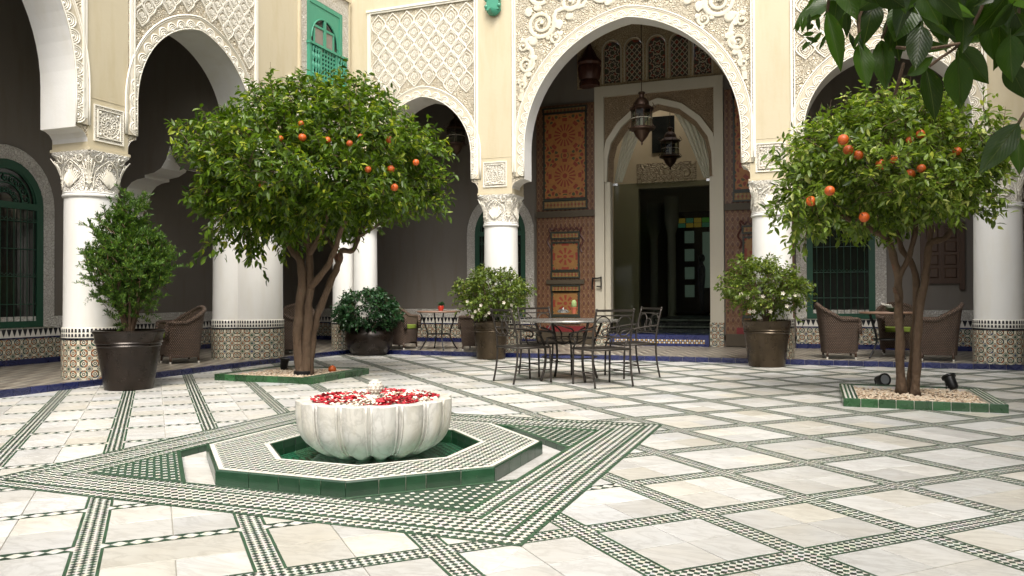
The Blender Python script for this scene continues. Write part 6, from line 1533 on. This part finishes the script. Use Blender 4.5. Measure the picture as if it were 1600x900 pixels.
# ================================================================== LANTERNS
def lantern(label, x, y, z0, z1, r, ztop):
    t = thing('hanging_lantern', label, 'lantern', (x, y, ztop), 0, 'pierced metal hanging lanterns'); H = z1-z0; Z = lambda f: z0+H*f-ztop
    BR = bpy.data.materials.get('dark brass') or simple('dark brass', (.055, .030, .018), .4, metal=.6)
    m = MB(); m.lathe([(.001, Z(0)), (.03, Z(.03)), (.02, Z(.06)), (.08, Z(.10)), (r*.50, Z(.17)), (r*.60, Z(.22)), (r*.70, Z(.26)), (r*1.05, Z(.29)), (r*1.05, Z(.31)), (r*.86, Z(.33)), (r*.84, Z(.34))], 12); lpart('lower_cup', m, BR, t, smooth=30)
    m = MB(); m.lathe([(r*.84, Z(.64)), (r*1.0, Z(.66)), (r*.95, Z(.68)), (r*.62, Z(.74)), (r*.58, Z(.80)), (r*.40, Z(.86)), (r*.20, Z(.89)), (r*.18, Z(.93)), (r*.30, Z(.96)), (r*.25, Z(.985)), (.001, Z(1.))], 12); lpart('domed_top', m, BR, t, smooth=30)
    for i in range(8):
        a = 2*PI*(i+.5)/8; m = MB(); m.tube([(r*.84*math.cos(a), r*.84*math.sin(a), Z(.33)), (r*.84*math.cos(a), r*.84*math.sin(a), Z(.65))], .012, 5); m.tube([(r*.95*math.cos(a), r*.95*math.sin(a), Z(.29)), (r*1.12*math.cos(a), r*1.12*math.sin(a), Z(.33)), (r*1.0*math.cos(a), r*1.0*math.sin(a), Z(.37))], .010, 4)
        m.tube([(r*.95*math.cos(a), r*.95*math.sin(a), Z(.67)), (r*1.15*math.cos(a), r*1.15*math.sin(a), Z(.70)), (r*1.05*math.cos(a), r*1.05*math.sin(a), Z(.75))], .010, 4); lpart('bar', m, BR, t)
        a2 = 2*PI*(i+1.5)/8; m = MB(); k = r*.83; m.poly([(k*math.cos(a), k*math.sin(a), Z(.34)), (k*math.cos(a2), k*math.sin(a2), Z(.34)), (k*math.cos(a2), k*math.sin(a2), Z(.64)), (k*math.cos(a), k*math.sin(a), Z(.64))]); lpart('glass_pane', m, GLASS, t)
    m = MB(); m.tube([(r*.85*math.cos(2*PI*i/16), r*.85*math.sin(2*PI*i/16), Z(.49)) for i in range(16)], .008, 4, closed=True); m.lathe([(.04, Z(.34)), (.04, Z(.5)), (.001, Z(.52))], 8); lpart('inner_candle', m, PORTW, t)
    m = MB(); m.tube([(0, 0, Z(.99)), (0, 0, 0)], .012, 5); lpart('chain', m, BR, t)
lantern('glazed metal lantern hanging in the tall arch in front of the portal', 7.76, 2.0, 5.60, 7.06, .33, ZC)
lantern('dark metal lantern hanging inside the hall beyond the portal arch', 7.68, 7.0, 5.68, 7.10, .34, 9.4)
lantern('dark lantern hanging in the shaded gallery left of the portal', 2.28, 2.0, 5.62, 6.92, .31, ZC)

# ================================================================== OVERHANGING BRANCH, NEAR THE VIEWER
DB = 2.7
ob = thing('overhanging_branch', 'dark leafy citrus branch with large leaves hanging into the top right corner', 'branch', at(1460, -120, depth=DB))
base = ob.location.copy()
def bigleaf(cv):
    m = MB(); nu, nv = 10, 4
    def fn(u, v):
        wv = math.sin(PI*min(1, u**.80))**.75*.5*(1-.15*u); s = (v-.5)*2
        return (s*wv*.5, u, -.10*cv*u*u+.035*abs(s)*wv*2+.012*math.sin(u*14+s*2)*abs(s))
    m.surf(fn, nu, nv); return m
def swap(m): return m
bl_me = []
for cv in (.3, 1., 1.8):
    m = MB(); nu, nv = 10, 4
    vs = []
    for i in range(nu+1):
        for j in range(nv+1):
            u = i/nu; s = (j/nv-.5)*2; wv = (max(0, math.sin(PI*u**.82))**1.0)*.5*(1 if u < .93 else .6); vs.append((s*wv, u, -.14*cv*u*u+.12*abs(s)*wv+.01*math.sin(u*15+cv)*abs(s)))
    fs = [(i*(nv+1)+j, i*(nv+1)+j+1, (i+1)*(nv+1)+j+1, (i+1)*(nv+1)+j) for i in range(nu) for j in range(nv)]
    m.add(vs, fs); m.tube([(0, -.12, 0), (0, 0, 0), (0, .9, -.14*cv*.81)], [.018, .016, .006], 4); bl_me.append(m.mesh('leaf', LEAFB, True))
def putleaf(u0, v0, u1, v1, wpx, e=0., roll=0.):
    a, b_ = at(u0, v0, depth=DB+e), at(u1, v1, depth=DB+e+random.uniform(-.04, .04)); Yv = b_-a; L_ = Yv.length; Yv.normalize()
    Zv = (CAM-a).normalized(); Zv = (Zv-Yv*Zv.dot(Yv)).normalized(); Zv = Matrix.Rotation(roll, 3, Yv) @ Zv; Xv = Yv.cross(Zv); W_ = wpx/F*DB
    o = bpy.data.objects.new('leaf', random.choice(bl_me)); C.objects.link(o); o.parent = ob
    o.matrix_local = Matrix.Translation(-base) @ Matrix(((Xv.x*W_, Yv.x*L_, Zv.x*L_, a.x), (Xv.y*W_, Yv.y*L_, Zv.y*L_, a.y), (Xv.z*W_, Yv.z*L_, Zv.z*L_, a.z), (0, 0, 0, 1)))
for l in [(1292, 18, 1318, 110, 27), (1343, 66, 1356, 138, 31), (1377, 62, 1384, 141, 34), (1446, 104, 1468, 186, 35), (1497, 88, 1500, 171, 41), (1498, 70, 1544, 132, 42), (1405, 72, 1488, 74, 22), (1574, 95, 1604, 156, 34), (1592, 192, 1530, 272, 40), (1588, 212, 1598, 270, 28),
          (1323, 18, 1324, 58, 13), (1417, 118, 1462, 88, 22), (1470, 10, 1478, 68, 44), (1420, 5, 1398, 64, 46), (1365, 0, 1352, 62, 40), (1310, -10, 1300, 42, 30), (1275, -8, 1262, 14, 10), (1395, 20, 1402, 90, 36), (1440, 40, 1430, 108, 36), (1545, 30, 1560, 96, 38), (1590, 20, 1575, 90, 40), (1520, 0, 1530, 60, 38), (1500, -10, 1492, 50, 36)]:
    putleaf(*l, e=random.uniform(-.15, .15), roll=random.uniform(-.5, .5))
for i in range(105):
    u = random.uniform(1290, 1650); v = random.uniform(-75, 28 if u > 1400 else 6); a = random.uniform(-1.1, 1.1)+PI/2; L_ = random.uniform(50, 85); vb = random.random()
    if v+L_*math.sin(a) > 84: continue
    putleaf(u, v, u+L_*math.cos(a), v+L_*math.sin(a), random.uniform(26, 42), e=random.uniform(-.3, .45), roll=random.uniform(-1.1, 1.1))
for i in range(9): u = random.uniform(1556, 1650); v = random.uniform(20, 60); putleaf(u, v, u+random.uniform(-20, 25), v+random.uniform(45, 75), random.uniform(28, 40), e=random.uniform(-.2, .3), roll=random.uniform(-.9, .9))
m = MB()
for P in ([(1700, -110), (1560, -60), (1430, -45), (1300, -40), (1262, -20)], [(1560, -60), (1530, 20), (1500, 68), (1470, 90), (1452, 104)], [(1500, 68), (1450, 76), (1400, 74)], [(1430, -45), (1400, 10), (1378, 60)], [(1300, -40), (1295, 0), (1292, 20)], [(1430, -45), (1350, 10), (1343, 66)], [(1700, 60), (1640, 120), (1600, 178), (1588, 200)], [(1600, -50), (1590, 30), (1574, 95)], [(1412, 98), (1404, 128), (1398, 148)]):
    m.tube(cr([at(u, v, depth=DB+.02*i) for i, (u, v) in enumerate(P)]), .0055, 6)
part('twigs', m, BARK, ob, smooth=True)
for (u0, v0, n, ang) in ((1262, 28, 7, 2.2), (1330, 60, 6, 1.7), (1275, 60, 6, 2.5)):
    for k in range(n): a = ang+random.uniform(-.9, .9); putleaf(u0+k*6-15, v0+random.uniform(-12, 12), u0+k*6-15+20*math.cos(a), v0+22*math.sin(a), 7, e=random.uniform(-.1, .1), roll=random.uniform(-.6, .6))
#=====END4=====
# ------------------------------------------------------------------ final scale (metres)
bpy.context.view_layer.update()
for o in list(C.objects):
    if o.parent is None and o.type in ('MESH', 'EMPTY'):
        o.location = o.location*FINAL; o.scale = o.scale*FINAL
